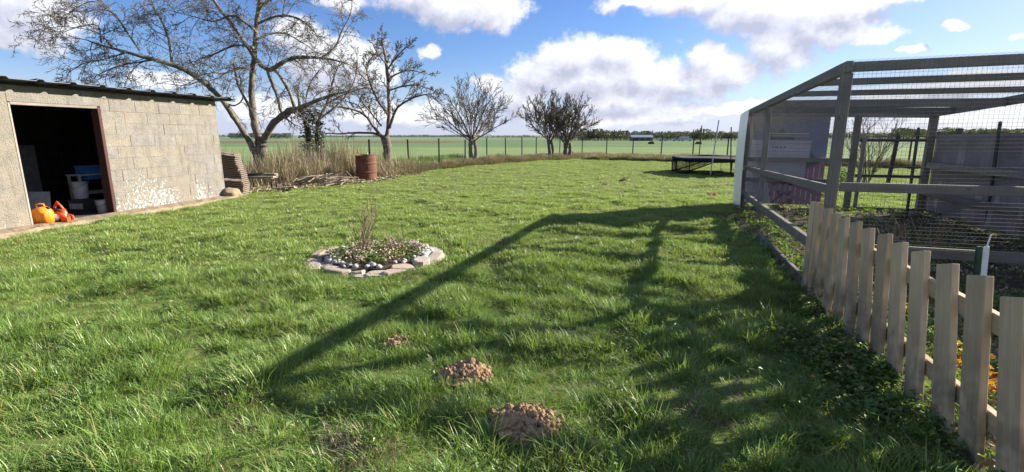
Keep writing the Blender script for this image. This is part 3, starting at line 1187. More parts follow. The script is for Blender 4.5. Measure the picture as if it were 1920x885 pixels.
pail(196, 401, 9.25, 0.115, 0.25, M['zinc'], 'zinc bucket on the floor below the workbench in the shed', 'metal_bucket')
# pale board leaning on the inside
p = D(75, 382, 8.95)
mb = MB(); mb.box((0, 0, 0.20), (0.30, 0.02, 0.42), Matrix.Rotation(-0.12, 3, 'X') @ Matrix.Rotation(0.5, 3, 'Z'))
o = link('leaning_board', mb.mesh('leaning_board', M['grey_plastic']), None, (p.x, p.y, zf + 0.02))
tag(o, 'small grey board leaning inside the shed left of the buckets', 'board')
p = sh(2.3, -3.0, 0)
mb = MB(); mb.box((0, 0, 0.62), (0.75, 0.03, 1.2), Matrix.Rotation(a_ + 0.1, 3, 'Z'))
o = link('wall_sheet', mb.mesh('wall_sheet', M['grey_plastic']), None, (p.x, p.y, zf + 0.01))
tag(o, 'tall grey sheet standing against the back wall inside the shed', 'board')

# ------------------------------------------------------------------ roof tile stacks
prof = []
for i in range(13):
    x = -0.27 + 0.54 * i / 12
    prof.append((x, 0.012 * max(0, math.cos(4 * math.pi * (x + 0.27) / 0.54)) ** 2))
mb = MB()
k = len(prof)
for (y, dz) in ((-0.19, 0.03), (0.19, 0.03), (0.19, 0.0), (-0.19, 0.0)):
    for (x, h) in prof:
        mb.v.append((x, y, h + dz))
for j in range(4):
    for i in range(k - 1):
        a, b = j * k + i, ((j + 1) % 4) * k + i
        mb.f.append((a, a + 1, b + 1, b))
mb.f.append((0, k, 2 * k, 3 * k)); mb.f.append((k - 1, 4 * k - 1, 3 * k - 1, 2 * k - 1))
tile_me = mb.mesh('roof_tile', M['tile'])
for (nm, x, y, n, lab, tilt) in (('roof_tile_stack', -7.22, 12.75, 20, 'tall leaning stack of brown grey roof tiles behind the shed corner', 0.13),
                                 ('roof_tile_stack', -6.93, 12.28, 8, 'low stack of brown grey roof tiles in front of the taller one', 0.06)):
    t = empty(nm, (x, y, 0.02), lab, 'tile stack', 'stacks of roof tiles by the shed')
    for i in range(n):
        zz = 0.05 * i
        sw = (0.075 if n > 10 and i < 9 else 0.0)
        link('roof_tile', tile_me, t, (0.045 * math.sin(i * 0.3) + R_.gauss(0, 0.006) - sw * 0.3 - (0.10 * (i / n) ** 2 if n > 10 else 0), R_.gauss(0, 0.008) + (0.1 if n > 10 else 0), zz), (R_.gauss(0, 0.01), tilt * (0.3 + i / n), 0.10 + R_.gauss(0, 0.02)))
    if n > 10:      # second column behind, its sides turned from the sun
        for i in range(19):
            link('roof_tile', tile_me, t, (-0.28 + R_.gauss(0, 0.006), 0.36 + R_.gauss(0, 0.008), 0.055 * i), (0.02, tilt * (0.3 + i / n), 0.10 + R_.gauss(0, 0.02)))

# ------------------------------------------------------------------ old bench with boards, brush pile, hoop, drum
ob = empty('old_bench', G(492, 357), 'low old bench on dark legs heaped with weathered boards near the apple tree', 'bench')
bx, by = ob.location.x, ob.location.y
for k in range(2):
    bar('seat_board', (bx - 0.36, by - 0.10 + 0.2 * k, 0.35), (bx + 0.36, by - 0.08 + 0.2 * k, 0.35), 0.18, 0.03, M['old_board'], ob)
for a, b in ((-0.3, -0.12), (0.33, -0.12), (-0.3, 0.14), (0.33, 0.14)):
    bar('leg', (bx + a, by + b, -0.02), (bx + a, by + b, 0.333), 0.035, 0.035, M['black_metal'], ob)
for k, (dx, dy, zz, L, rz) in enumerate(((0.02, -0.12, 0.385, 0.80, 0.05), (-0.05, 0.10, 0.385, 0.9, -0.06), (0.05, 0.0, 0.415, 0.76, 0.12), (-0.25, -0.02, 0.455, 0.62, 0.35), (0.12, 0.08, 0.450, 0.6, -0.2))):
    c_ = Vector((bx + dx, by + dy, zz)); d_ = Vector((math.cos(rz), math.sin(rz), 0.03 * (k % 2))) * L / 2
    o = bar('loose_board', c_ - d_, c_ + d_, 0.16 if k != 3 else 0.34, 0.028, M['old_board'] if k != 3 else M['black_metal'], None)
    tag(o, ('front bottom board of the heap on the low old bench', 'rear bottom board of the heap on the low old bench', 'middle board of the heap on the low old bench', 'dark flat sheet lying at the left on the low old bench', 'short top board at the right rear of the heap on the low old bench')[k], 'board', 'boards heaped on the old bench')
for k, (dx, dy, L, rz) in enumerate(((0.45, 0.15, 0.9, -0.2), (0.55, -0.1, 0.7, 0.25))):
    c_ = Vector((bx + dx, by + dy, 0.05 + 0.03 * k)); d_ = Vector((math.cos(rz), math.sin(rz), 0.06)) * L / 2
    o = bar('ground_board', c_ - d_, c_ + d_, 0.10, 0.03, M['old_board'], None)
    tag(o, 'pale board lying on the ground right of the low old bench, ' + ('the longer one' if k == 0 else 'the shorter one in front'), 'board', 'pale boards on the ground by the bench')

M['brush'] = plain('bleached_branches', (0.33, 0.265, 0.20), 0.9, 0, 0.3, 3.0)
mb = MB()
rb = random.Random(5)
for i in range(330):
    px = rb.uniform(545, 648) if i < 240 else rb.uniform(505, 590)
    c_ = G(px, rb.uniform(334, 352) if i < 240 else rb.uniform(324, 332))
    c_.z = rb.uniform(0.0, 0.26) * (1 - abs(px - 595) / 90) + 0.03
    a = rb.gauss(0.0, 0.8)
    L = rb.uniform(0.3, 1.1)
    d_ = Vector((math.cos(a), math.sin(a), rb.gauss(0, 0.10))) * L / 2
    mid = c_ + Vector((0, 0, rb.uniform(0, 0.10)))
    mb.tube([c_ - d_, mid, c_ + d_ + Vector((0, 0, rb.uniform(-0.05, 0.12)))], [0.016, 0.013, 0.006], 4)
tag(mb.build('brush_pile', M['brush']), 'heap of cut dead branches lying between the bench and the drum', 'brush pile', None, 'stuff')
mb = MB()
hp = [D(p_[0], p_[1], 15.3) for p_ in ((612, 340), (624, 328), (638, 320), (650, 322), (660, 332), (668, 342))]
mb.tube(hp, 0.02, 6)
tag(mb.build('bent_pipe', M['dead_stem']), 'bent pale pipe arching out of the brush heap left of the drum', 'pipe')

dr = empty('oil_drum', G(688, 338), 'rusty red brown oil drum standing at the lawn edge', 'drum')
mb = MB()
Rr = 0.335
prof = [(Rr - 0.02, 0.0), (Rr + 0.008, 0.0), (Rr + 0.008, 0.02), (Rr, 0.03)]
for zc in (0.28, 0.57):
    prof += [(Rr, zc - 0.03), (Rr + 0.018, zc - 0.008), (Rr + 0.018, zc + 0.008), (Rr, zc + 0.03)]
for k in range(3):
    prof += [(Rr, 0.66 + k * 0.035), (Rr + 0.006, 0.675 + k * 0.035), (Rr, 0.69 + k * 0.035)]
prof += [(Rr, 0.82), (Rr + 0.012, 0.83), (Rr + 0.012, 0.85), (Rr - 0.012, 0.85), (Rr - 0.015, 0.6), (Rr - 0.015, 0.1), (0, 0.1)]
mb.lathe(prof, (0, 0, 0), 40)
for i, v in enumerate(mb.v):      # a dent and a wavering rim
    a = math.atan2(v[1], v[0])
    kk = 1 - 0.06 * math.exp(-((a + 2.6) ** 2) / 0.1) * math.exp(-((v[2] - 0.7) ** 2) / 0.05)
    mb.v[i] = (v[0] * kk, v[1] * kk, v[2] + (0.02 * math.cos(a * 2 + 1) if v[2] > 0.8 else 0))
mb.build('drum_shell', M['rust'], dr, smooth=False)

# ------------------------------------------------------------------ stone ringed bed
bed = empty('stone_ringed_bed', (BED[0], BED[1], 0.0), 'round flower bed ringed with flat stones in the lawn', 'flower bed')
mb = MB()
n = 14
for j in range(n + 1):
    for i in range(36):
        a = 2 * math.pi * i / 36
        rr = 0.66 * j / n
        x, y = rr * math.cos(a), rr * 1.05 * math.sin(a)
        mb.v.append((x, y, 0.05 + 0.03 * (1 - (j / n) ** 2) + 0.02 * mn.noise(Vector((x * 6, y * 6, 1)))))
for j in range(n):
    for i in range(36):
        a, b = j * 36 + i, j * 36 + (i + 1) % 36
        mb.f.append((a, b, b + 36, a + 36))
mb.build('bed_soil', M['soil'], bed, smooth=True)
rs_ = random.Random(21)


def slab(lx, ly, lz, seed):
    bm = bmesh.new()
    rr = random.Random(seed)
    npt = 9
    ring = []
    for i in range(npt):
        a = 2 * math.pi * i / npt
        k = rr.uniform(0.72, 1.12) * (1 / max(abs(math.cos(a)), abs(math.sin(a)))) ** 0.6
        ring.append((math.cos(a) * lx / 2 * k, math.sin(a) * ly / 2 * k))
    b0 = [bm.verts.new((x * 1.03, y * 1.03, -lz * 0.6)) for x, y in ring]
    b1 = [bm.verts.new((x, y, lz * rr.uniform(0.32, 0.42))) for x, y in ring]
    b2 = [bm.verts.new((x * 0.86, y * 0.82, lz * rr.uniform(0.46, 0.54))) for x, y in ring]
    for i in range(npt):
        j = (i + 1) % npt
        bm.faces.new((b0[i], b0[j], b1[j], b1[i]))
        bm.faces.new((b1[i], b1[j], b2[j], b2[i]))
    bm.faces.new(b2)
    me = bpy.data.meshes.new('edging_stone')
    bm.to_mesh(me)
    bm.free()
    me.materials.append(M['stone'])
    return me


slabs = [slab(0.27, 0.18, 0.06, 1), slab(0.33, 0.19, 0.055, 2), slab(0.21, 0.16, 0.065, 3), slab(0.29, 0.15, 0.05, 4), slab(0.24, 0.22, 0.055, 5)]
a = 0.1
i = 0
while a < 2 * math.pi + 0.0:
    me = slabs[i % 5]
    wv_ = 0.30 + rs_.uniform(-0.04, 0.06)
    rr = 0.69 + rs_.uniform(-0.025, 0.03)
    x, y = rr * math.cos(a), rr * 1.05 * math.sin(a)
    link('edging_stone', me, bed, (x, y, hz(BED[0] + x, BED[1] + y) + 0.022), (rs_.gauss(0, 0.05), rs_.gauss(0, 0.05), a + math.pi / 2 + rs_.gauss(0, 0.1)))
    a += wv_ * 1.22
    i += 1
for i in range(9):     # a second thin row where stones overlap at the front and left
    a = rs_.uniform(2.6, 5.2)
    rr = 0.77
    x, y = rr * math.cos(a), rr * 1.05 * math.sin(a)
    link('edging_stone', slabs[3], bed, (x, y, hz(BED[0] + x, BED[1] + y) + 0.012), (rs_.gauss(0, 0.06), rs_.gauss(0, 0.06), a + math.pi / 2 + rs_.gauss(0, 0.2)))
mb = MB(); mb.lump((0, 0, 0), (0.036, 0.028, 0.022), 3, 1, 0.2)
peb = mb.mesh('pebble', M['pebble'], True)
mb = MB(); mb.lump((0, 0, 0), (0.045, 0.038, 0.028), 8, 1, 0.2)
peb2 = mb.mesh('pebble', M['pebble'], True)
for i in range(70):
    a = rs_.uniform(0, 6.283) if i > 50 else rs_.choice((rs_.uniform(2.5, 4.9), rs_.uniform(-0.9, 0.6)))
    rr = rs_.uniform(0.50, 0.64)
    link('pebble', peb if i % 2 else peb2, bed, (rr * math.cos(a), rr * 1.05 * math.sin(a), 0.062 + rs_.uniform(0, 0.015)), (rs_.uniform(-.4, .4), rs_.uniform(-.4, .4), rs_.uniform(0, 6)))


# ------------------------------------------------------------------ branching
def perp(d, rng):
    v = Vector((rng.gauss(0, 1), rng.gauss(0, 1), rng.gauss(0, 1)))
    v = v - d * v.dot(d)
    return v.normalized() if v.length > 1e-4 else Vector((1, 0, 0))


def grow(mbs, p, d, L, r, lvl, rng, P):
    """mbs: mesh builders by level (last one takes the finest); P: wob, trop, ang, kids, ratio"""
    n = P.get('seg', (3, 4, 5, 6))[min(lvl, 3)]
    pts, rad = [p.copy()], [r]
    dirs = [d.copy()]
    q = p.copy()
    dd_ = d.copy()
    for i in range(n):
        dd_ = (dd_ + perp(dd_, rng) * P['wob'] * rng.uniform(0.3, 1) + Vector((0, 0, P['trop'][min(lvl, len(P['trop']) - 1)]))).normalized()
        q = q + dd_ * (L / n)
        pts.append(q.copy())
        dirs.append(dd_.copy())
        rad.append(max(P['rmin'], r * (1 - 0.75 * (i + 1) / n)))
    mbs[min(lvl, len(mbs) - 1)].tube(pts, rad, 3 if lvl == 0 else (4 if lvl == 1 else 6), cap=False)
    if lvl > 0:
        k = P['kids'][lvl]
        for j in range(k):
            t = (j + rng.uniform(0.2, 1.0)) / k
            t = 0.15 + 0.85 * t
            f_ = min(t, 0.999) * n
            i0 = int(f_)
            pt = pts[i0].lerp(pts[i0 + 1], f_ - i0)
            ang_ = P['ang'] * rng.uniform(0.6, 1.3)
            nd = (dirs[i0 + 1] * math.cos(ang_) + perp(dirs[i0 + 1], rng) * math.sin(ang_)).normalized()
            grow(mbs, pt, nd, L * P['ratio'] * rng.uniform(0.6, 1.2) * (1.15 - 0.5 * t), max(P['rmin'], rad[i0] * 0.55), lvl - 1, rng, P)


def smooth_path(P3, R3, sub=4):
    """Catmull-Rom"""
    o, ro = [], []
    n = len(P3)
    for i in range(n - 1):
        p0, p1, p2, p3 = P3[max(i - 1, 0)], P3[i], P3[i + 1], P3[min(i + 2, n - 1)]
        for k in range(sub):
            t = k / sub
            o.append(0.5 * ((2 * p1) + (p2 - p0) * t + (2 * p0 - 5 * p1 + 4 * p2 - p3) * t * t + (3 * p1 - p0 - 3 * p2 + p3) * t ** 3))
            ro.append(R3[i] + (R3[i + 1] - R3[i]) * t)
    o.append(P3[-1]); ro.append(R3[-1])
    return o, ro


class Tree:
    def __init__(self, name, base, label, cat, seed, bark, twig):
        self.root = empty(name, base, label, cat)
        self.base = Vector(base)
        self.rng = random.Random(seed)
        self.tr, self.br, self.tw = MB(), MB(), MB()
        self.bark, self.twig = bark, twig

    def limb(self, path, y0, y1, trunk=False, spawn=None, P=None, start=0.25):
        """path: (px, py, radius px) traced from the photograph, at depths y0..y1"""
        n = len(path)
        P3, R3 = [], []
        lim = 0.9 if trunk and len(path) < 6 else 0.64
        for i, (px, py, rp) in enumerate(path):
            y = y0 + (y1 - y0) * i / (n - 1)
            P3.append(D(px, py, y) - self.base)
            R3.append(rp * lim / F_PX * y)
        o, ro = smooth_path(P3, R3)
        for i in range(1, len(o) - 1):
            o[i] = o[i] + Vector([self.rng.gauss(0, ro[i] * 0.10) for _ in range(3)])
            ro[i] *= self.rng.uniform(0.92, 1.1)
        (self.tr if trunk else self.br).tube(o, ro, 10 if trunk else 7, cap=True)
        if spawn:
            self.spawn(o, ro, spawn, P, start)

    def spawn(self, o, ro, spacing, P, start):
        rng = self.rng
        tot = sum((o[i + 1] - o[i]).length for i in range(len(o) - 1))
        s, i, acc = tot * start, 0, 0.0
        while s < tot:
            while i < len(o) - 2 and acc + (o[i + 1] - o[i]).length < s:
                acc += (o[i + 1] - o[i]).length
                i += 1
            seg = (o[i + 1] - o[i])
            f_ = min(1, (s - acc) / max(seg.length, 1e-6))
            d = seg.normalized()
            ang_ = P['ang'] * rng.uniform(0.7, 1.35)
            pp = perp(d, rng)
            pp = (pp + Vector((0, 0, P.get('up', 0.3)))).normalized()
            nd = (d * math.cos(ang_) + pp * math.sin(ang_)).normalized()
            L = P['len'] * rng.uniform(0.5, 1.25) * (1.0 - 0.35 * s / tot)
            grow([self.tw, self.br], o[i] + seg * f_, nd, L, min(ro[i] * 0.6, P['r0']), P['lvl'], rng, P)
            s += spacing * rng.uniform(0.6, 1.4)
        # leader
        grow([self.tw, self.br], o[-1], (o[-1] - o[-2]).normalized(), P['len'] * 0.7, ro[-1] * 0.8, P['lvl'], rng, P)

    def done(self):
        if self.tr.v: self.tr.build('trunk', self.bark, self.root, smooth=True)
        if self.br.v: tag(self.br.build('branches', self.bark, self.root, smooth=True), kind='stuff')
        if self.tw.v: tag(self.tw.build('twigs', self.twig, self.root), kind='stuff')
        return self.root


# the big old apple tree, limbs traced
PA = dict(wob=0.46, trop=(-0.10, -0.05, -0.02), ang=0.95, kids=(0, 7, 10), ratio=0.42, rmin=0.0050, lvl=2, len=1.3, r0=0.013, up=0.25)
y = 16.0
ap = Tree('old_apple_tree', G(487, 345, 0) * 1.0, 'large spreading bare apple tree with several leaning trunks behind the bench', 'tree', 3, M['bark'], M['twig'])
ap.root.location = D(487, 341, y); ap.base = Vector(ap.root.location)
ap.limb([(487, 345, 15), (487, 325, 13), (487, 300, 12), (489, 280, 12.5), (489, 268, 12)], y, y, True)
ap.limb([(484, 305, 9), (470, 270, 8), (442, 225, 7.5), (420, 192, 7), (395, 165, 7), (370, 146, 6.5), (340, 128, 6.5), (310, 118, 6), (280, 110, 5), (235, 97, 4), (200, 88, 3), (165, 76, 1.6)], y, y - 2.0, True, 0.26, PA, 0.35)
ap.limb([(489, 272, 11), (478, 235, 10), (472, 195, 9), (473, 150, 8), (477, 100, 7), (481, 50, 6.5), (487, 0, 5.5), (490, -60, 4), (496, -130, 2)], y, y + 0.5, True, 0.22, PA, 0.35)
ap.limb([(492, 265, 9), (510, 236, 9.5), (535, 212, 9.5), (565, 202, 7), (600, 186, 5), (625, 178, 3), (650, 172, 1.5)], y, y - 0.8, True, 0.22, PA, 0.5)
for path, a, b, sp in (
        ([(480, 112, 7), (500, 130, 6.5), (515, 127, 6), (530, 117, 5.5), (555, 108, 5), (590, 108, 4.2), (620, 111, 3), (652, 120, 1.6)], y + 0.2, y - 1.2, 0.22),
        ([(500, 128, 5.5), (508, 150, 5), (520, 180, 4.5), (527, 208, 5)], y, y - 0.6, 0.35),
        ([(515, 130, 4), (530, 150, 4.5), (545, 178, 5), (552, 200, 5)], y - 0.1, y - 0.6, 0.3),
        ([(474, 212, 4), (458, 182, 3.5), (446, 158, 3.2), (440, 128, 3.0), (438, 118, 2.5)], y, y + 0.6, 0.3),
        ([(476, 105, 5.5), (456, 75, 5), (435, 45, 4.5), (410, 14, 4), (385, -25, 3), (360, -65, 2)], y + 0.1, y + 1.2, 0.2),
        ([(477, 130, 3.5), (450, 128, 3), (420, 138, 2.5), (400, 136, 1.8), (375, 142, 1.2)], y, y - 0.9, 0.25),
        ([(475, 90, 4), (440, 85, 3), (405, 100, 2.5), (375, 110, 1.5)], y, y + 1.0, 0.22),
        ([(322, 120, 3), (318, 82, 3), (310, 55, 3), (298, 30, 2.4), (284, 8, 2), (272, -20, 1.3)], y - 1.2, y - 0.6, 0.24),
        ([(262, 95, 2.6), (238, 60, 2.6), (218, 32, 2.2), (190, 8, 1.7), (165, 4, 1.5), (132, 22, 1)], y - 1.6, y - 1.9, 0.22),
        ([(190, 80, 2), (183, 48, 1.5), (150, 50, 1.2), (120, 60, 1)], y - 1.9, y - 2.2, 0.2),
        ([(210, 88, 2), (180, 60, 1.3), (120, 50, 1.2), (85, 55, 0.9)], y - 1.8, y - 2.5, 0.2),
        ([(235, 98, 2.2), (200, 110, 1.6), (160, 118, 1.3), (130, 135, 1)], y - 1.8, y - 1.2, 0.18),
        ([(290, 112, 2.6), (250, 118, 2), (215, 126, 1.6), (180, 142, 1)], y - 1.4, y - 0.8, 0.18),
        ([(600, 110, 3), (628, 88, 2.8), (641, 58, 2.2), (655, 32, 1.6), (660, 5, 1.3), (652, -20, 1)], y - 0.8, y - 0.2, 0.3),
        ([(484, 20, 4), (515, -10, 3.5), (560, -30, 3), (600, -35, 2.2)], y, y + 0.5, 0.2),
        ([(482, 45, 3.5), (520, 30, 3), (560, 35, 2.5), (590, 60, 1.6)], y, y - 0.8, 0.2),
        ([(479, 75, 3.5), (510, 62, 3), (540, 65, 2.3), (575, 85, 1.5)], y, y + 0.9, 0.2),
        ([(481, 60, 3.5), (440, 30, 3), (400, 40, 2), (360, 30, 1.5), (320, 20, 1)], y, y - 1.0, 0.2),
        ([(395, 165, 3), (385, 150, 2), (350, 160, 1.4), (320, 158, 1)], y - 0.9, y - 1.6, 0.3),
        ([(420, 192, 2.5), (440, 198, 2), (455, 185, 2), (452, 160, 1.2)], y - 0.4, y - 0.8, 0.5)):
    ap.limb(path, a, b, False, sp, PA, 0.15)
ap.done()

# ivy-clad stem behind it
PI = dict(wob=0.35, trop=(-0.05, 0.02, 0.02), ang=0.9, kids=(0, 5, 8), ratio=0.45, rmin=0.006, lvl=2, len=0.9, r0=0.015, up=0.3)
y = 18.2
iv = Tree('ivy_clad_tree', D(590, 328, y), 'twin stemmed tree wrapped in dark ivy right of the big apple tree', 'tree', 9, M['bark'], M['twig'])
iv.limb([(582, 330, 8), (579, 290, 7), (577, 255, 7), (570, 222, 6), (562, 198, 4.5), (560, 180, 3)], y, y, True, 0.35, PI, 0.6)
iv.limb([(598, 330, 7), (597, 290, 6), (594, 250, 6), (598, 225, 4.5), (612, 195, 3.5), (620, 170, 2.5), (628, 140, 1.8), (640, 110, 1.2)], y, y - 0.4, True, 0.25, PI, 0.4)
iv.limb([(600, 222, 3.5), (640, 190, 2.6), (665, 150, 2), (670, 115, 1.4)], y - 0.1, y + 0.6, False, 0.24, PI, 0.2)
iv.limb([(598, 232, 3), (575, 200, 2.5), (580, 160, 2), (600, 130, 1.4)], y, y + 0.4, False, 0.24, PI, 0.3)
iv.limb([(612, 195, 2.5), (650, 175, 2), (690, 165, 1.5), (710, 180, 1)], y - 0.3, y - 0.8, False, 0.24, PI, 0.2)
iv.done()
mb = MB(); at = []
ri = random.Random(31)
for i in range(1500):
    px = ri.gauss(578, 7) if i % 2 else ri.gauss(597, 6)
    py = ri.uniform(205, 300)
    if py < 225: px += ri.gauss(-6, 8)
    c_ = D(px, py, y + ri.gauss(-0.05, 0.14)) - iv.base
    q1, q2 = perp(Vector((0, 0, 1)), ri) * 0.045, Vector((ri.gauss(0, 1), ri.gauss(0, 1), ri.gauss(0, 1))).normalized() * 0.04
    mb.quad(c_ - q1, c_ - q2, c_ + q1, c_ + q2)
tag(mb.build('ivy', M['ivy'], iv.root), kind='stuff')

# the tree by the wire fence
PB = dict(wob=0.28, trop=(0.02, 0.05, 0.05), ang=0.8, kids=(0, 5, 9), ratio=0.42, rmin=0.008, lvl=2, len=0.85, r0=0.018, up=0.4)
y = 20.3
t2 = Tree('round_crowned_tree', D(727, 318, y), 'bare tree with a rounded crown growing behind the rusty drum', 'tree', 12, M['bark2'], M['twig2'])
t2.limb([(728, 320, 8), (726, 290, 8), (724, 268, 9), (722, 255, 9)], y, y, True)
t2.limb([(723, 262, 6), (728, 235, 5.5), (729, 200, 5), (728, 165, 4.5), (725, 130, 4), (721, 100, 3), (716, 75, 1.4)], y, y + 0.3, True, 0.24, PB, 0.3)
for path, a, b, sp in (
        ([(730, 240, 4.5), (742, 207, 3.5), (755, 194, 3), (778, 182, 2.5), (802, 176, 1.4)], y, y - 0.8, 0.25),
        ([(721, 262, 6), (702, 240, 4), (684, 216, 3.5), (660, 205, 2.6), (630, 200, 2)], y, y - 1.0, 0.26),
        ([(719, 258, 4), (700, 250, 3.5), (665, 249, 3), (640, 251, 2.2), (610, 250, 1.6)], y, y - 0.4, 0.55),
        ([(726, 214, 3.2), (705, 182, 3), (692, 150, 2.6), (688, 128, 2.2), (697, 108, 1.8), (712, 96, 1.2)], y, y + 0.9, 0.24),
        ([(728, 150, 3), (745, 138, 2.4), (770, 132, 1.8), (795, 138, 1)], y, y + 0.7, 0.24),
        ([(729, 170, 2.8), (755, 162, 2.2), (782, 160, 1.6), (808, 168, 1)], y, y - 0.5, 0.24),
        ([(727, 130, 2.8), (742, 108, 2.2), (758, 92, 1.4)], y, y - 0.6, 0.22),
        ([(724, 120, 2.4), (708, 100, 1.8), (700, 85, 1.2)], y, y - 0.9, 0.22),
        ([(715, 236, 2.5), (690, 205, 2), (672, 182, 1.4)], y, y + 1.0, 0.25),
        ([(684, 216, 2), (672, 198, 1.6), (650, 190, 1)], y - 0.4, y - 1.2, 0.25)):
    t2.limb(path, a, b, False, sp, PB, 0.2)
t2.done()


def fan_tree(name, label, px, prow, y, rpx, top, half, n, seed, P, bark, twig, fork=265, lean=0, off=0, up=0.45):
    t = Tree(name, D(px, prow, y), label, 'tree', seed, bark, twig)
    rng = t.rng
    t.limb([(px - rpx * 0.4, prow + 4, rpx * 0.75), (px - rpx * 0.5 + lean * 0.5, (prow + fork) / 2, rpx * 0.6), (px - rpx * 0.5 + lean, fork, rpx * 0.5)], y, y, True)
    t.limb([(px + rpx * 0.4, prow + 4, rpx * 0.65), (px + rpx * 0.9 + lean * 0.5, (prow + fork) / 2, rpx * 0.5), (px + rpx * 0.6 + lean, fork, rpx * 0.45)], y, y + 0.1, True)
    hw = half / F_PX * y
    for i in range(n):
        a = -1.35 + 2.7 * (i + rng.uniform(-0.2, 0.2)) / (n - 1)
        dpt = rng.uniform(-0.9, 0.9)
        ex = px + off + half * math.sin(a) * rng.uniform(0.72, 0.86)
        ey = fork - (fork - top) * (0.26 + 0.54 * math.cos(a)) * rng.uniform(0.82, 0.95)
        sx_ = px + lean
        mx, my = sx_ + (ex - sx_) * 0.45, fork + (ey - fork) * (0.36 + 0.16 * math.cos(a))
        r0 = rpx * rng.uniform(0.28, 0.42)
        t.limb([(sx_ + rng.gauss(0, 1), fork + rng.uniform(-4, 10), r0), ((sx_ + mx) / 2, (fork + my) / 2 + 1, r0 * 0.8), (mx, my, r0 * 0.65), ((mx + ex) / 2, (my + ey) / 2 - 2, r0 * 0.45), (ex, ey, r0 * 0.25)],
               y, y + dpt * hw, False, P['sp'], P, 0.22)
    t.done()


PC = dict(wob=0.20, trop=(0.03, 0.06, 0.06), ang=0.6, kids=(0, 4, 7), ratio=0.5, rmin=0.008, lvl=2, len=1.35, r0=0.015, up=0.4, sp=0.22)
fan_tree('fan_shaped_tree', 'bare fan shaped tree between the fence posts left of the twin trees', 887, 306, 27.5, 7, 150, 84, 11, 41, PC, M['bark2'], M['bark2'], 262, -2, -6)
PD_ = dict(wob=0.22, trop=(0.05, 0.07, 0.07), ang=0.6, kids=(0, 5, 8), ratio=0.5, rmin=0.009, lvl=2, len=1.2, r0=0.015, up=0.4, sp=0.18)
fan_tree('twin_tree', 'left one of two bushy bare trees by the fence corner', 1034, 300, 32.0, 5, 165, 50, 9, 43, PD_, M['bark2'], M['twig2'], 262, -4, -4)
fan_tree('twin_tree', 'right one of two bushy bare trees by the fence corner', 1062, 300, 32.5, 7, 178, 50, 9, 44, PD_, M['bark2'], M['twig2'], 268, 2, 6)

# bare shrubs
def shrub(name, label, base, n, L, r, seed, P, m_, spread=0.5, cat='shrub'):
    t = empty(name, base, label, cat)
    rng = random.Random(seed)
    a, b = MB(), MB()
    for i in range(n):
        th = rng.uniform(0, 6.283)
        tl = rng.uniform(0.1, spread)
        d = Vector((math.cos(th) * math.sin(tl), math.sin(th) * math.sin(tl), math.cos(tl)))
        grow([b, a], Vector((rng.gauss(0, 0.03), rng.gauss(0, 0.03), 0)), d, L * rng.uniform(0.7, 1.1), r, P['lvl'], rng, P)
    tag(a.build('stems', m_, t), kind='stuff')
    if b.v: tag(b.build('twigs', m_, t), kind='stuff')
    return t


PS = dict(wob=0.16, trop=(0.03, 0.03, 0.04), ang=0.5, kids=(0, 4, 6), ratio=0.42, rmin=0.0045, lvl=2)
shrub('bare_shrub', 'bare multi stemmed shrub seen through the far side of the timber run', D(1622, 352, 14.6), 14, 2.0, 0.016, 51, PS, M['twig2'], 0.42)
PS2 = dict(wob=0.2, trop=(0.03, 0.03, 0.04), ang=0.55, kids=(0, 6), ratio=0.4, rmin=0.003, lvl=1)
b_ = (BED[0], BED[1], 0.06)
shrub('dead_stem_plant', 'tall bleached dead stems rising from the left of the stone ringed bed', (BED[0] - 0.18, BED[1] + 0.0, 0.07), 12, 0.62, 0.005, 52, PS2, M['dead_stem'], 0.38, 'plant')
shrub('dead_stem_plant', 'short dead stems on the right of the stone ringed bed', (BED[0] + 0.22, BED[1] + 0.1, 0.07), 9, 0.26, 0.003, 53, PS2, M['dead_stem'], 0.6, 'plant')

# ------------------------------------------------------------------ wire fence
wf = empty('wire_fence', (FP[0][0], FP[0][1], 0), 'wire field fence on thin dark posts along the end of the lawn', 'fence')
for (x, yy) in FP[:5] + FP[7:] + FP2:
    h = 1.32 + R_.gauss(0, 0.02)
    bar('fence_post', (x + R_.gauss(0, 0.01), yy, -0.2), (x + R_.gauss(0, 0.02), yy + R_.gauss(0, 0.02), h), 0.06, 0.06, M['black_metal'], wf, (0, 1, 0))
mb = MB()
for run in (FP, FP[-1:] + FP2):
    for (x0, y0), (x1, y1) in zip(run, run[1:]):
        for z in (0.12, 0.24, 0.38, 0.54, 0.72, 0.92, 1.12, 1.27):
            mb.tube([(x0 - wf.location.x, y0 - wf.location.y, z), (x1 - wf.location.x, y1 - wf.location.y, z)], 0.0022, 3, False)
        for k in range(1, 15):
            f_ = k / 15
            x, yy = x0 + (x1 - x0) * f_ - wf.location.x, y0 + (y1 - y0) * f_ - wf.location.y
            mb.tube([(x, yy, 0.10), (x, yy, 1.27)], 0.0018, 3, False)
tag(mb.build('wire_netting', M['wire'], wf), kind='stuff')
# slanting brace post by the corner
bar('brace', (CORNER[0] + 0.15, CORNER[1] - 0.2, 1.05), (CORNER[0] + 1.1, CORNER[1] - 1.2, -0.05), 0.06, 0.06, M['black_metal'], wf)

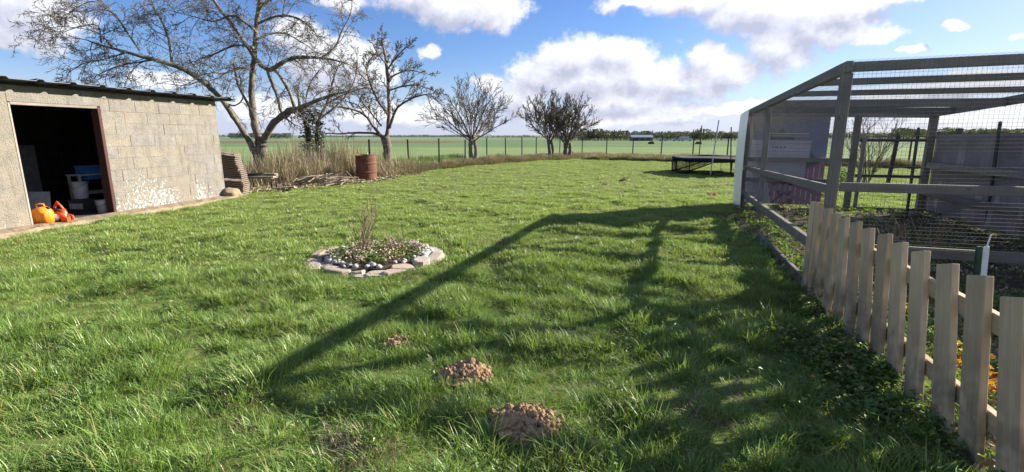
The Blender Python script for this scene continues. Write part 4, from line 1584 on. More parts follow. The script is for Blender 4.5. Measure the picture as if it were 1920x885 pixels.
# ------------------------------------------------------------------ picket fence
pk = empty('picket_fence', (PF.x, PF.y, 0), 'low pale picket fence running along the right foreground', 'fence')
PN = Vector((PD.y, -PD.x))       # to the left, seen side
if PN.x > 0: PN = -PN
pal_me = []
for k in range(4):
    me = bar_mesh(0.93 + 0.004 * k, 0.142, 0.034, 0.003)
    me.materials.append(M['fence_wood'])
    pal_me.append(me)
LEANSIGN = 1.0
starts = [-0.16, 0.0, 0.20, 0.42, 0.645, 0.875, 1.125, 1.37, 1.60, 1.86, 2.135, 2.40, 2.66, 2.91, 3.15]
for i, s in enumerate(starts):
    lean = 0.06 + 0.20 * min(1.0, i / 5.0) + R_.gauss(0, 0.012)
    c = PF + PD * (s + 0.012 + 0.45 * math.tan(lean)) + PN * 0.0
    top = 0.845 + R_.gauss(0, 0.006) + (0.02 if i == 0 else 0)
    x = Vector((0, 0, 1)); yv = Vector((PD.x, PD.y, 0)); zv = x.cross(yv)
    q = Matrix((x, yv, zv)).transposed().to_quaternion()
    tilt = Quaternion((PN.x, PN.y, 0), R_.gauss(0, 0.012)) @ Quaternion((PD.x, PD.y, 0), R_.gauss(-0.02, 0.01))
    link('paling', pal_me[i % 4], pk, (c.x - PF.x, c.y - PF.y, top - 0.455), tilt @ Quaternion((PN.x, PN.y, 0), lean * LEANSIGN) @ q)
for (z0, nm) in ((0.665, 'upper_rail'), (0.235, 'lower_rail')):
    a = PF - PD * 0.15 - PN * 0.040
    b = PF + PD * 3.4 - PN * 0.040
    bar(nm, (a.x, a.y, z0), (b.x, b.y, z0), 0.038, 0.09, M['fence_wood'], pk)
a = PF - PD * 0.20 - PN * 0.035
bar('fence_post', (a.x, a.y, -0.1), (a.x, a.y, 0.86), 0.07, 0.07, M['fence_wood'], pk, (PD.x, PD.y, 0))

# edging boards on the ground
def gz(p, z): return (p.x, p.y, z)
e1, e2 = G(1505, 538), G(1430, 457)
d_ = (e2 - e1).normalized()
for k, (a, b) in enumerate(((e1 - d_ * 0.25, e1 + d_ * 1.0), (e1 + d_ * 1.01, e1 + d_ * 2.35))):
    o = bar('edging_board', gz(a, 0.055), gz(b, 0.045), 0.045, 0.13, M['frame_wood'], None)
    tag(o, ('near' if k == 0 else 'far') + ' half of the low timber edging between lawn and gravel strip', 'edging', 'timber edging of the gravel strip')

# ------------------------------------------------------------------ timber run with netting
fr = empty('timber_run', av(0, 0, 0), 'large weathered timber frame run covered in wire mesh on the right', 'animal run')
FW = M['frame_wood']


def rz_(s, t):
    """top of the frame"""
    l = 2.15 + (1.99 - 2.15) * s / 5.8
    r = 2.19 + (1.93 - 2.19) * s / 5.8
    return l + (r - l) * t / 3.1


for (s, t, wdt) in ((0, 0, 0.085), (3.7, 0, 0.075), (5.8, 0, 0.08), (5.8, 1.9, 0.10), (5.8, 3.1, 0.11), (0, 3.1, 0.09), (2.9, 3.1, 0.10)):
    bar('post', av(s, t, -0.15), av(s, t, rz_(s, t) - 0.101), wdt, wdt, FW, fr, (E_.x, E_.y, 0))
bar('roof_beam', av(-0.055, 0, rz_(0, 0) - 0.05), av(5.85, 0, rz_(5.8, 0) - 0.05), 0.06, 0.10, FW, fr)
bar('roof_beam', av(-0.055, 3.1, rz_(0, 3.1) - 0.05), av(5.85, 3.1, rz_(5.8, 3.1) - 0.05), 0.06, 0.12, FW, fr)
for s, hh in ((0, 0.085), (1.2, 0.07), (2.4, 0.07), (3.7, 0.12), (5.1, 0.10), (5.8, 0.12)):
    bar('cross_beam', av(s, 0.033, rz_(s, 0) - hh / 2 - 0.008), av(s, 3.065, rz_(s, 3.1) - hh / 2 - 0.008), 0.05, hh, FW, fr)
bar('front_rail', av(-0.02, 0.058, 1.017), av(-0.02, 3.04, 1.017), 0.045, 0.085, FW, fr)
bar('side_rail', av(0.058, -0.01, 0.985), av(5.75, -0.01, 0.84), 0.045, 0.085, FW, fr)
bar('side_rail', av(0.058, -0.01, 0.375), av(5.75, -0.01, 0.32), 0.06, 0.11, FW, fr)
bar('front_board', av(-0.02, 0.058, 0.43), av(-0.02, 3.04, 0.43), 0.035, 0.10, FW, fr)
bar('back_rail', av(5.79, 0.05, 1.01), av(5.79, 1.835, 1.01), 0.045, 0.08, FW, fr)
bar('back_rail', av(5.79, 0.05, 0.60), av(5.79, 1.5, 0.60), 0.045, 0.08, FW, fr)
bar('gate_rail', av(5.79, 1.97, 1.40), av(5.79, 3.03, 1.40), 0.04, 0.06, M['dark_wood'], fr)
bar('gate_rail', av(5.79, 1.97, 0.72), av(5.79, 3.03, 0.72), 0.04, 0.06, M['dark_wood'], fr)
bar('gate_stile', av(5.76, 2.52, 0.60), av(5.76, 2.57, 1.49), 0.06, 0.05, M['dark_wood'], fr, (E_.x, E_.y, 0))
bar('gate_stile', av(5.76, 2.03, 0.1), av(5.76, 2.04, 1.42), 0.06, 0.05, FW, fr, (E_.x, E_.y, 0))
bar('sill_board', av(5.79, 1.97, 0.06), av(5.79, 3.03, 0.06), 0.04, 0.12, FW, fr)
bar('right_rail', av(0.06, 3.085, 0.99), av(5.72, 3.085, 0.945), 0.045, 0.11, FW, fr)
bar('right_rail', av(0.06, 3.085, 0.48), av(5.72, 3.085, 0.44), 0.045, 0.09, FW, fr)
for (s, zt) in ((5.25, 1.60), (3.45, 1.66), (1.6, 1.6)):
    bar('stub_post', av(s, 3.27, 0), av(s, 3.27, zt), 0.08, 0.08, M['dark_wood'], fr, (E_.x, E_.y, 0))


def netting(name, P00, P10, P11, P01, nx, ny, r, parent, m_=None, sag=0.0):
    mb = MB()
    o = parent.location
    for i in range(nx + 1):
        f_ = i / nx
        a, b = P00.lerp(P10, f_), P01.lerp(P11, f_)
        pts_ = [a.lerp(b, k / 4) + Vector((0, 0, -sag * math.sin(math.pi * k / 4))) for k in (range(5) if sag else (0, 4))]
        mb.tube([p - o for p in pts_], r, 3, False)
    for j in range(ny + 1):
        f_ = j / ny
        a, b = P00.lerp(P01, f_), P10.lerp(P11, f_)
        mb.tube([a - o + Vector((0, 0, -sag * math.sin(math.pi * f_))), b - o + Vector((0, 0, -sag * math.sin(math.pi * f_)))], r, 3, False)
    return tag(mb.build(name, m_ or M['wire'], parent), kind='stuff')


netting('wire_mesh', av(-0.065, -0.06, 0.03), av(-0.065, 3.1, 0.03), av(-0.065, 3.1, 2.17), av(-0.065, -0.06, 2.13), 92, 62, 0.0010, fr)
netting('wire_mesh', av(-0.06, -0.065, 0.03), av(5.8, -0.055, 0.03), av(5.8, -0.055, 1.95), av(-0.06, -0.065, 2.13), 170, 60, 0.0008, fr)
netting('wire_mesh', av(5.87, 0, 0.03), av(5.87, 3.1, 0.03), av(5.87, 3.1, 1.90), av(5.87, 0, 1.95), 62, 38, 0.0009, fr)
netting('roof_netting', av(-0.05, 0, 2.155), av(-0.05, 3.1, 2.195), av(5.85, 3.1, 1.94), av(5.85, 0, 1.995), 62, 116, 0.0008, fr, M['wire'])


# printed tarpaulins
def banner(name, label, s0, t0, s1, t1, z0, z1a, z1b, nu, nv, fn, thick=0.004, cat='tarpaulin', wave=0.015):
    a0, a1 = av(s0, t0, 0), av(s1, t1, 0)
    nrm = Vector((-(a1 - a0).y, (a1 - a0).x, 0)).normalized()
    v, f, cols = [], [], []
    for side in (0, 1):
        for j in range(nv + 1):
            for i in range(nu + 1):
                u, w_ = i / nu, j / nv
                p = a0.lerp(a1, u)
                zt = z1a + (z1b - z1a) * u
                q = Vector((p.x, p.y, z0 + (zt - z0) * w_)) + nrm * (wave * mn.noise(Vector((u * 4, w_ * 3, s0))) + side * thick) - Vector((a0.x, a0.y, 0))
                v.append(q)
    n1 = (nu + 1) * (nv + 1)
    for j in range(nv):
        for i in range(nu):
            a = j * (nu + 1) + i
            f.append((a, a + 1, a + nu + 2, a + nu + 1)); cols.append(fn((i + .5) / nu, (j + .5) / nv))
    for j in range(nv):
        for i in range(nu):
            a = n1 + j * (nu + 1) + i
            f.append((a, a + nu + 1, a + nu + 2, a + 1)); cols.append(fn((i + .5) / nu, (j + .5) / nv))
    me = bpy.data.meshes.new(name)
    me.from_pydata(v, [], f)
    me.materials.append(M['print'])
    ca = me.attributes.new('print', 'FLOAT_COLOR', 'FACE')
    ca.data.foreach_set('color', [x for c in cols for x in (*c, 1.0)])
    o = link(name, me, None, (a0.x, a0.y, 0))
    return tag(o, label, cat)


def lerp3(a, b, t): return tuple(a[i] + (b[i] - a[i]) * t for i in range(3))


def print_house(u, v):
    """v up. grey blue backdrop, pale lettering board under a brown eave, pink picket pattern and flowers below"""
    c = lerp3((0.20, 0.20, 0.205), (0.145, 0.17, 0.24), min(1, max(0, u * 1.3 - 0.1)))
    if v > 0.80: c = lerp3(c, (0.24, 0.23, 0.21), 0.5 * (1 - u))
    if 0.24 < u < 0.76 and 0.755 < v < 0.785: c = (0.34, 0.33, 0.33)
    if 0.24 < u < 0.76 and 0.762 < v < 0.772: c = (0.15, 0.14, 0.14)
    if abs(u - 0.43) < (0.84 - v) * 1.1 and 0.788 < v < 0.84: c = (0.13, 0.12, 0.12)
    if abs(u - 0.44) < 0.13 + (0.745 - v) * 1.1 and 0.71 < v < 0.745: c = (0.10, 0.085, 0.085)
    if 0.05 < u < 0.80 and 0.47 < v < 0.705:
        c = (0.36, 0.36, 0.385)
        if 0.655 < v < 0.69 and u > 0.2: c = (0.29, 0.28, 0.30)
        if int(v * 110) % 4 == 0: c = (0.29, 0.29, 0.32)
        if 0.625 < v < 0.64 and (int(u * 60) % 3 != 0) and 0.33 < u < 0.52: c = (0.12, 0.11, 0.13)
        if 0.50 < v < 0.512 and 0.24 < u < 0.56 and int(u * 50) % 4: c = (0.15, 0.14, 0.16)
    if u > 0.80 and 0.47 < v < 0.60 and v < 0.60 - (u - 0.80) * 1.0: c = (0.09, 0.10, 0.13)
    if v <= 0.47 and u <= 0.76:
        c = (0.31, 0.31, 0.345)
        if int(u * 26) % 4 == 0 and u < 0.25: c = (0.24, 0.24, 0.27)
    if v <= 0.47 and u > 0.76:
        c = (0.10, 0.10, 0.12) if v > 0.38 + (u - 0.76) * 0.5 else c
        if v < 0.40 + (u - 0.76) * 0.35: c = (0.24, 0.13, 0.17)
        if v < 0.44 and int(u * 90) % 6 == 0 and v < 0.38 + (u - 0.76) * 0.35: c = (0.40, 0.30, 0.34)
    if v < 0.27:
        c = (0.21, 0.125, 0.15)
        k = mn.noise(Vector((u * 14, v * 14, 1)))
        if int(u * 60) % 4 == 0 and (int(v * 22 + u * 7) % 3 != 0): c = (0.42, 0.32, 0.35)
        if 0.32 < u < 0.68 and k > 0.12: c = (0.09, 0.03, 0.05)
        if u < 0.38 - v * 0.3: c = (0.27, 0.28, 0.33) if k < 0.3 else (0.19, 0.21, 0.25)
    if 0.26 < v < 0.275: c = (0.10, 0.08, 0.09)
    return c


hb = banner('printed_tarpaulin', 'printed tarpaulin with pale lettered board and pink lower part behind the run', 5.90, 0.02, 5.90, 1.47, 0.10, 1.93, 1.91, 110, 150, print_house, wave=0.012)
fc = bpy.data.curves.new('lettering', 'FONT')
fc.body = 'Jhrzp'
fc.size = 0.20
fc.extrude = 0.0008
fc.materials.append(M['black_metal'])
ft_ = bpy.data.objects.new('lettering_curve', fc)
ft_me = bpy.data.meshes.new_from_object(ft_)
bpy.data.objects.remove(ft_)
ft = bpy.data.objects.new('lettering', ft_me)
COL.objects.link(ft)
ft.parent = hb
wdir = Vector((W_.x, W_.y, 0)); ndir = Vector((-E_.x, -E_.y, 0))
ft.rotation_mode = 'QUATERNION'
ft.rotation_quaternion = Matrix((wdir, Vector((0, 0, 1)), ndir)).transposed().to_quaternion()
ft.location = wdir * 0.36 + Vector((0, 0, 0.62)) + ndir * 0.016


def print_grey(u, v):
    c = lerp3((0.17, 0.165, 0.18), (0.20, 0.20, 0.225), v)
    k = mn.noise(Vector((u * 9, v * 5, 7)))
    c = lerp3(c, (0.12, 0.11, 0.12), max(0, min(0.6, k * 1.5)))
    for (a, b, z0, z1, cc) in ((0.06, 0.09, 0.55, 0.95, 0.24), (0.145, 0.185, 0.5, 0.92, 0.30), (0.26, 0.30, 0.6, 0.93, 0.24), (0.06, 0.085, 0.1, 0.42, 0.34), (0.13, 0.19, 0.36, 0.52, 0.33), (0.27, 0.305, 0.30, 0.45, 0.36),
                              (0.36, 0.38, 0.30, 0.43, 0.33), (0.02, 0.03, 0.02, 0.30, 0.36), (0.07, 0.08, 0.02, 0.28, 0.36), (0.14, 0.17, 0.15, 0.28, 0.33), (0.22, 0.29, 0.03, 0.18, 0.30), (0.34, 0.36, 0.05, 0.22, 0.30)):
        if a < u < b and z0 < v < z1: c = lerp3((cc * 0.95, cc * 0.93, cc), c, max(0, min(0.9, 0.3 + k * 1.4)))
    if u > 0.42:
        c = lerp3(c, (0.24, 0.235, 0.26), 0.55)
        if abs(v - 0.72 - 0.15 * math.sin(u * 14)) < 0.012: c = (0.13, 0.13, 0.15)
    return c


banner('mesh_tarpaulin', 'long dusty grey printed sheet hung along the right side of the run', 5.78, 3.17, 0.05, 3.17, 0.08, 1.50, 1.56, 180, 60, lambda u, v: tuple(a * b for a, b in zip(print_grey(u, v), (0.68, 0.64, 0.62))), wave=0.03)
mb = MB()
a0, a1 = av(5.25, -0.085, 0), av(6.42, -0.085, 0)
dv = (a1 - a0).normalized(); nv_ = Vector((-dv.y, dv.x, 0))
bm = bmesh.new()
rows_ = 10
L_ = (a1 - a0).length
vs = []
for sgn in (0, 1):
    for j in range(rows_ + 1):
        for i in range(5):
            u, w_ = i / 4, j / rows_
            bow = 0.025 * math.sin(w_ * 3.1) + 0.01 * math.sin(u * 3)
            zt = 1.975 - 0.055 * u
            p = dv * (L_ * u) + nv_ * (bow + sgn * 0.006) + Vector((0, 0, -0.01 + (zt + 0.01) * w_))
            vs.append(bm.verts.new(p))
N1 = (rows_ + 1) * 5
for j in range(rows_):
    for i in range(4):
        a = j * 5 + i
        bm.faces.new((vs[a], vs[a + 1], vs[a + 6], vs[a + 5]))
        bm.faces.new((vs[N1 + a], vs[N1 + a + 5], vs[N1 + a + 6], vs[N1 + a + 1]))
    for i in (0, 4):
        a = j * 5 + i
        bm.faces.new((vs[a], vs[a + 5], vs[N1 + a + 5], vs[N1 + a]))
for i in range(4):
    bm.faces.new((vs[i], vs[N1 + i], vs[N1 + i + 1], vs[i + 1]))
    a = rows_ * 5 + i
    bm.faces.new((vs[a], vs[a + 1], vs[N1 + a + 1], vs[N1 + a]))
bmesh.ops.recalc_face_normals(bm, faces=bm.faces)
me = bpy.data.meshes.new('plastic_sheet'); bm.to_mesh(me); bm.free(); me.materials.append(M['white_panel'])
me.polygons.foreach_set('use_smooth', [False] * len(me.polygons))
tag(link('plastic_sheet', me, None, (a0.x, a0.y, 0)), 'tall white plastic panel fixed to the far left corner of the run', 'panel')

# green stakes, white stake, dead stems, cable
for k, (bx_, by_, tx_, ty_, yy, lab) in enumerate(((1697, 425, 1722, 243, 8.07, 'left one of two tall green metal stakes inside the run'), (1847, 440, 1875, 232, 7.4, 'right one of two tall green metal stakes inside the run'))):
    t = empty('metal_stake', D(bx_, by_, yy), lab, 'stake', 'green metal stakes in the run')
    a, b = D(bx_, by_, yy), D(tx_, ty_, yy)
    bar('stake_shaft', a - Vector((0, 0, 0.1)), b, 0.035, 0.035, M['green_metal'], t, (0, 1, 0))
    mb = MB(); mb.lump(tuple(b - t.location + Vector((0, 0, 0.012))), (0.024, 0.024, 0.03), k, 1, 0.05); mb.build('stake_cap', M['green_metal'], t)
a, b = D(1832, 528, 4.15), D(1840, 452, 4.15)
a = D(1829, 560, 4.05); b = D(1836, 462, 4.05)
tag(bar('short_stake', gz(a, -0.05), b, 0.04, 0.03, M['green_metal'], None, (0, 1, 0)), 'short green stake beside the white stake behind the pickets', 'stake')
t = empty('white_stake', D(1840, 580, 3.9), 'white plastic stake standing behind the pickets at the right', 'stake')
t.location.z = 0
b = D(1850, 462, 3.9)
bar('stake_shaft', gz(t.location, -0.05), b, 0.045, 0.012, M['white'], t, (0, 1, 0))
bar('stake_hook', b - Vector((0.0, 0, 0.01)), b + Vector((0.018, 0, 0.10)), 0.010, 0.010, M['white'], t, (0, 1, 0))
PS3 = dict(wob=0.22, trop=(0.0, -0.02, 0.0), ang=0.5, kids=(0, 2, 2), ratio=0.5, rmin=0.004, lvl=1)
shrub('bleached_stems', 'left clump of bleached dead stems leaning behind the pickets', G(1672, 505), 7, 0.62, 0.007, 61, PS3, M['dead_stem'], 0.45, 'plant')
shrub('bleached_stems', 'right clump of bleached dead stems leaning behind the pickets', G(1722, 500), 9, 0.60, 0.007, 62, PS3, M['dead_stem'], 0.5, 'plant')

# ------------------------------------------------------------------ molehills
LBL = ['small crumbly brown molehill, farthest of the three nearest ones', 'large pale brown molehill with an open hole on its far side in the foreground', 'wide crumbly molehill partly overgrown nearest the bottom edge', 
       'molehill in mid lawn just beyond the run shadow', 'small molehill far up the lawn left of the trampoline', 'dark molehill on the far lawn just left of the white panel', 'low far molehill left of its neighbour on the upper lawn']
for i, (p, r, h) in enumerate(MOLE_W):
    t = empty('molehill', (p.x, p.y, hz(p.x, p.y)), LBL[i], 'molehill', 'molehills on the lawn')
    mb = MB()
    nr, na = 14, 44
    rr_ = random.Random(70 + i)
    for j in range(nr + 1):
        for k in range(na):
            a = 2 * math.pi * k / na
            rad = r * 1.15 * j / nr
            x, yy = rad * math.cos(a), rad * math.sin(a) * 0.9
            q = Vector((x / r * 2.1 + i * 5, yy / r * 2.1, 0))
            f_ = j / nr
            z = h * (max(0, 1 - f_ ** 2)) * (0.85 + 1.1 * mn.noise(q)) + 0.55 * h * mn.noise(q * 3.0) * (1 - f_ * 0.6) + 0.16 * h * mn.noise(q * 8) - 0.015 * (f_ > 0.9)
            if i == 1:
                z -= 0.05 * math.exp(-(((x + 0.03) / 0.05) ** 2 + ((yy - 0.12) / 0.035) ** 2))
            mb.v.append((x, yy, z))
    for j in range(nr):
        for k in range(na):
            a, b = j * na + k, j * na + (k + 1) % na
            mb.f.append((a, b, b + na, a + na))
    mb.build('mound', M['mole'], t, smooth=False)
    if p.y < 6:
        mb = MB()
        for k in range(420 if h > 0.03 else 60):
            a, f_ = rr_.uniform(0, 6.28), math.sqrt(rr_.random()) * (1.05 + 0.25 * mn.noise(Vector((k * 0.3, i, 0))))
            x, yy = r * f_ * math.cos(a), r * f_ * math.sin(a) * 0.9
            s_ = rr_.uniform(0.005, 0.019) * (1 if rr_.random() < 0.8 else 1.4)
            mb.lump((x, yy, h * max(0.05, 1 - f_ ** 2) * 0.95 + s_ * 0.4), s_, k, 1, 0.5)
        tag(mb.build('soil_crumbs', M['mole'], t), kind='stuff')

# ------------------------------------------------------------------ trampoline
TC = Vector((8.35, 19.9, 0))
tp = empty('trampoline', TC, 'round black garden trampoline with a torn sagging net at the end of the lawn', 'trampoline')
RT = 1.85
mb = MB(); mb.lathe([(RT - 0.30, 0.60), (RT - 0.28, 0.635), (RT, 0.64), (RT + 0.03, 0.60), (RT + 0.03, 0.52), (RT - 0.0, 0.52), (RT - 0.28, 0.585), (RT - 0.30, 0.60)], (0, 0, 0), 48)
for i, v in enumerate(mb.v):
    a = math.atan2(v[1], v[0]); mb.v[i] = (v[0], v[1], v[2] + 0.015 * math.sin(a * 5) + (0.03 * mn.noise(Vector((a * 4, 0, 2))) if v[2] < 0.56 else 0))
mb.build('edge_pad', M['black_net'], tp)
mb = MB(); mb.lathe([(RT - 0.31, 0.60), (1.0, 0.57), (0, 0.55)], (0, 0, 0), 40); mb.build('jumping_mat', M['black_net'], tp, smooth=True)
mb = MB(); mb.lathe([(RT - 0.02, 0.50), (RT + 0.02, 0.52), (RT - 0.02, 0.54), (RT - 0.05, 0.52), (RT - 0.02, 0.50)], (0, 0, 0), 40); mb.build('frame_ring', M['black_metal'], tp, smooth=True)
for k in range(5):
    a = math.pi + 2 * math.pi * k / 5 + 0.12
    a2 = a + 0.42
    mb = MB()
    p, q = Vector((RT * math.cos(a), RT * math.sin(a), 0)), Vector((RT * math.cos(a2), RT * math.sin(a2), 0))
    mb.tube([p + Vector((0, 0, 0.52)), p + Vector((0, 0, 0.03)), q + Vector((0, 0, 0.03)), q + Vector((0, 0, 0.52))], 0.02, 6)
    mb.build('leg', M['black_metal'], tp)


def m_net():
    m, t = mat('sagging_net')
    tcn = t.node('ShaderNodeTexCoord').outputs['Object']
    n = t.noise(tcn, 3.0, 3, 0.6)
    d = t.node('ShaderNodeBsdfDiffuse', {'Color': (0.012, 0.012, 0.014, 1)})
    tr = t.node('ShaderNodeBsdfTransparent')
    x = t.node('ShaderNodeMixShader', {0: t.ramp(n, 0.35, 0.65, 0.55, 0.9), 1: tr.outputs[0], 2: d.outputs[0]})
    t.node('ShaderNodeOutputMaterial', {0: x.outputs[0]})
    return m


M['net'] = m_net()
mb = MB()
cols_ = 26
for j in range(5):
    for i in range(cols_ + 1):
        a = math.pi * 0.96 + 1.18 * i / cols_
        drop = 0.50 if i < cols_ * 0.55 else 0.50 * max(0.04, 1 - (i - cols_ * 0.55) / (cols_ * 0.45))
        w_ = j / 4
        rr = RT + 0.045 + 0.03 * math.sin(i * 1.7) * w_
        mb.v.append((rr * math.cos(a), rr * math.sin(a), 0.56 - drop * w_))
for j in range(4):
    for i in range(cols_):
        a = j * (cols_ + 1) + i
        mb.f.append((a, a + 1, a + cols_ + 2, a + cols_ + 1))
mb.build('hanging_net', M['net'], tp, smooth=True)
mb = MB()
for (a0_, z0_, a1_, z1_) in ((3.15, 0.10, 3.95, 0.50), (3.50, 0.06, 4.18, 0.50), (3.05, 0.45, 3.12, 0.03)):
    pts_ = []
    for k in range(6):
        a = a0_ + (a1_ - a0_) * k / 5
        pts_.append((RT * 1.03 * math.cos(a), RT * 1.03 * math.sin(a), z0_ + (z1_ - z0_) * k / 5 - 0.05 * math.sin(math.pi * k / 5)))
    mb.tube(pts_, 0.022, 5)
tag(mb.build('net_folds', M['black_net'], tp), kind='stuff')
for (bx_, by_, tx_, ty_, yy) in ((1332, 327, 1348, 225, 18.15), (1370, 325, 1371, 238, 18.3), (1310, 300, 1316, 235, 21.6)):
    bar('enclosure_pole', D(bx_, by_, yy), D(tx_, ty_, yy), 0.035, 0.035, M['grey_plastic'] if bx_ == 1332 else M['black_metal'], tp, (0, 1, 0))

# ------------------------------------------------------------------ far land: woods, barn, vehicles, heaps
def far_tree(conifer, seed):
    rng = random.Random(seed)
    mb = MB()
    at_ = []
    n = 260 if not conifer else 200
    for i in range(n):
        if conifer:
            h = rng.random() ** 0.8
            rad = 0.26 * (1 - h) ** 0.8 * math.sqrt(rng.random()) + 0.01
            zc = 0.08 + 0.92 * h
        else:
            h = rng.random()
            zc = 0.22 + 0.76 * h
            rad = 0.42 * math.sqrt(max(0, 1 - ((h - 0.45) / 0.58) ** 2)) * math.sqrt(rng.random()) * (1 + 0.3 * mn.noise(Vector((h * 5, seed, i * 0.02))))
        a = rng.uniform(0, 6.28)
        c = Vector((rad * math.cos(a), rad * math.sin(a), zc))
        q1 = Vector((rng.gauss(0, 1), rng.gauss(0, 1), rng.gauss(0, 1))).normalized()
        q2 = perp(q1, rng)
        s_ = rng.uniform(0.02, 0.05)
        mb.quad(c - q1 * s_, c - q2 * s_, c + q1 * s_, c + q2 * s_)
        at_.append(rng.random())
    mb2 = len(mb.f)
    mb.tube([(0, 0, -0.05), (0, 0, 0.35), (0.01, 0, 0.8)], [0.03, 0.02, 0.008], 4, False)
    at_ += [0.2] * (len(mb.f) - mb2)
    return mb, at_


M['far_leaf'] = m_leafy('distant_wood', (0.042, 0.060, 0.045), (0.075, 0.080, 0.062), (0.11, 0.095, 0.085), 0.3, 0.15, 0.02)
temps = []
for i in range(3):
    mb, at_ = far_tree(True, 400 + i); temps.append(template('t', mb, M['far_leaf'], at_))
for i in range(4):
    mb, at_ = far_tree(False, 420 + i); temps.append(template('t', mb, M['far_leaf'], at_))
P_, sc_, id_ = [], [], []
rf = random.Random(77)


def belt(px0, px1, row0, row1, y, n, con, dy=25):
    for i in range(n):
        px = px0 + (px1 - px0) * (i + rf.random()) / n
        yy = y + rf.uniform(0, dy)
        k = mn.noise(Vector((px * 0.03, y, 0))) * 0.5 + 0.5
        row = row0 + (row1 - row0) * min(1, max(0, k + rf.uniform(-0.25, 0.25)))
        p = D(px, row, yy)
        zb = field_z(yy) - 0.1
        h = max(1.5, p.z - zb)
        c = rf.random() < con
        P_.append((p.x, yy, zb))
        wd = h * (rf.uniform(0.7, 0.95) if c else rf.uniform(1.0, 1.7))
        sc_.append((wd, wd, h))
        id_.append(rf.randint(0, 2) if c else rf.randint(3, 6))


belt(1085, 1190, 240, 251, 270, 75, 0.7)
belt(1040, 1110, 246, 252, 300, 35, 0.2)
belt(1185, 1260, 243, 252, 330, 50, 0.6)
belt(1250, 1400, 244, 252, 300, 75, 0.2)
belt(1300, 1330, 240, 246, 290, 12, 0.7)
belt(900, 1050, 252, 257, 520, 70, 0.0)
belt(700, 900, 251.5, 255, 600, 110, 0.0)
belt(560, 700, 252.5, 255.5, 600, 80, 0.0)
belt(430, 545, 247, 253, 420, 80, 0.0, 40)
belt(-300, 430, 250, 257, 600, 200, 0.0)
belt(1400, 1680, 246, 253, 380, 110, 0.15)
belt(1680, 1900, 236, 250, 360, 90, 0.05)
belt(1690, 1712, 238, 243, 300, 7, 0.9)
belt(1900, 2500, 238, 252, 380, 160, 0.1)
n = len(P_)
rsn = np.random.RandomState(5)
scatter('distant_wood', temps, P_, np.array(sc_), rsn.uniform(0, 6.28, n), id_, 'dark line of distant woods along the horizon', 'woodland')

yb = 250.0
zb = field_z(yb) - 0.1
bn = D(1202, 261, yb)
barn = empty('long_barn', (bn.x, bn.y, zb), 'long low barn with a blue grey roof before the distant woods', 'barn')
mb = MB(); mb.box((0, 0, 0.9), (10.4, 5.0, 1.8)); mb.build('wall', M['barn_wall'], barn)
mb = MB()
mb.v += [(-5.5, -2.8, 1.78), (5.5, -2.8, 1.78), (5.5, 0, 2.95), (-5.5, 0, 2.95), (5.5, 2.8, 1.78), (-5.5, 2.8, 1.78)]
mb.f += [(0, 1, 2, 3), (3, 2, 4, 5), (0, 3, 5), (1, 4, 2)]
mb.build('roof', M['barn_roof'], barn)
for k in range(3):
    mb = MB(); mb.box((-3 + 3 * k, -2.53, 0.7), (1.5, 0.08, 1.4)); mb.build('door', M['dark_wood'], barn)


def vehicle(px, row, y, L, H, label, nm='parked_car'):
    p = D(px, row, y)
    zb = field_z(y) - 0.1
    t = empty(nm, (p.x, y, zb), label, 'car' if nm == 'parked_car' else 'van', 'vehicles parked before the distant woods')
    bm = bmesh.new()
    pr = [(-0.5, 0.18), (-0.49, 0.55), (-0.36, 0.62), (-0.22, 0.98), (0.22, 1.0), (0.36, 0.62), (0.49, 0.52), (0.5, 0.18)] if nm == 'parked_car' else [(-0.5, 0.15), (-0.5, 1.0), (0.28, 1.0), (0.40, 0.62), (0.5, 0.5), (0.5, 0.15)]
    vs = [[bm.verts.new((a * L, s_ * 0.85, b * H)) for a, b in pr] for s_ in (-1, 1)]
    bm.faces.new(vs[0]); bm.faces.new(vs[1][::-1])
    for i in range(len(pr)):
        j = (i + 1) % len(pr)
        bm.faces.new((vs[0][i], vs[1][i], vs[1][j], vs[0][j]))
    bmesh.ops.recalc_face_normals(bm, faces=bm.faces)
    me = bpy.data.meshes.new('body'); bm.to_mesh(me); bm.free(); me.materials.append(M['car_white'])
    link('body', me, t)
    mb = MB(); mb.box((0.0 if nm == 'parked_car' else 0.28 * L, -0.86, 0.78 * H), (0.42 * L if nm == 'parked_car' else 0.12 * L, 0.02, 0.24 * H)); mb.build('window', M['glass'], t)
    for s_ in (-0.3, 0.3):
        mb = MB(); mb.lathe([(0, -0.1), (0.32, -0.1), (0.32, 0.1), (0, 0.1)], (s_ * L, -0.8, 0.32), 14, Matrix.Rotation(math.pi / 2, 3, 'X')); mb.build('wheel', M['black_metal'], t)


vehicle(1242, 261, 230, 3.9, 1.4, 'left one of two white cars parked before the distant woods')
vehicle(1268, 261, 230, 4.0, 1.45, 'right one of two white cars parked before the distant woods')
vehicle(1286, 261, 228, 5.5, 2.1, 'white van parked right of the two far white cars', 'parked_van')
for k, (px, row, lab) in enumerate(((1222, 267, 'dark heap in the far field left of its twin'), (1310, 267, 'dark heap in the far field behind the thin pole'))):
    y = 118.0
    p = D(px, row, y)
    mb = MB(); mb.lump((0, 0, 0.2), (0.75, 0.5, 0.42), k, 3, 0.5)
    tag(link('muck_heap', mb.mesh('muck_heap', M['soil']), None, (p.x, y, field_z(y) - 0.1)), lab, 'heap', 'dark heaps in the far field')

# ------------------------------------------------------------------ rough grass, reeds, weeds, litter
def fence_side(x, y): return y - fence_y(x)


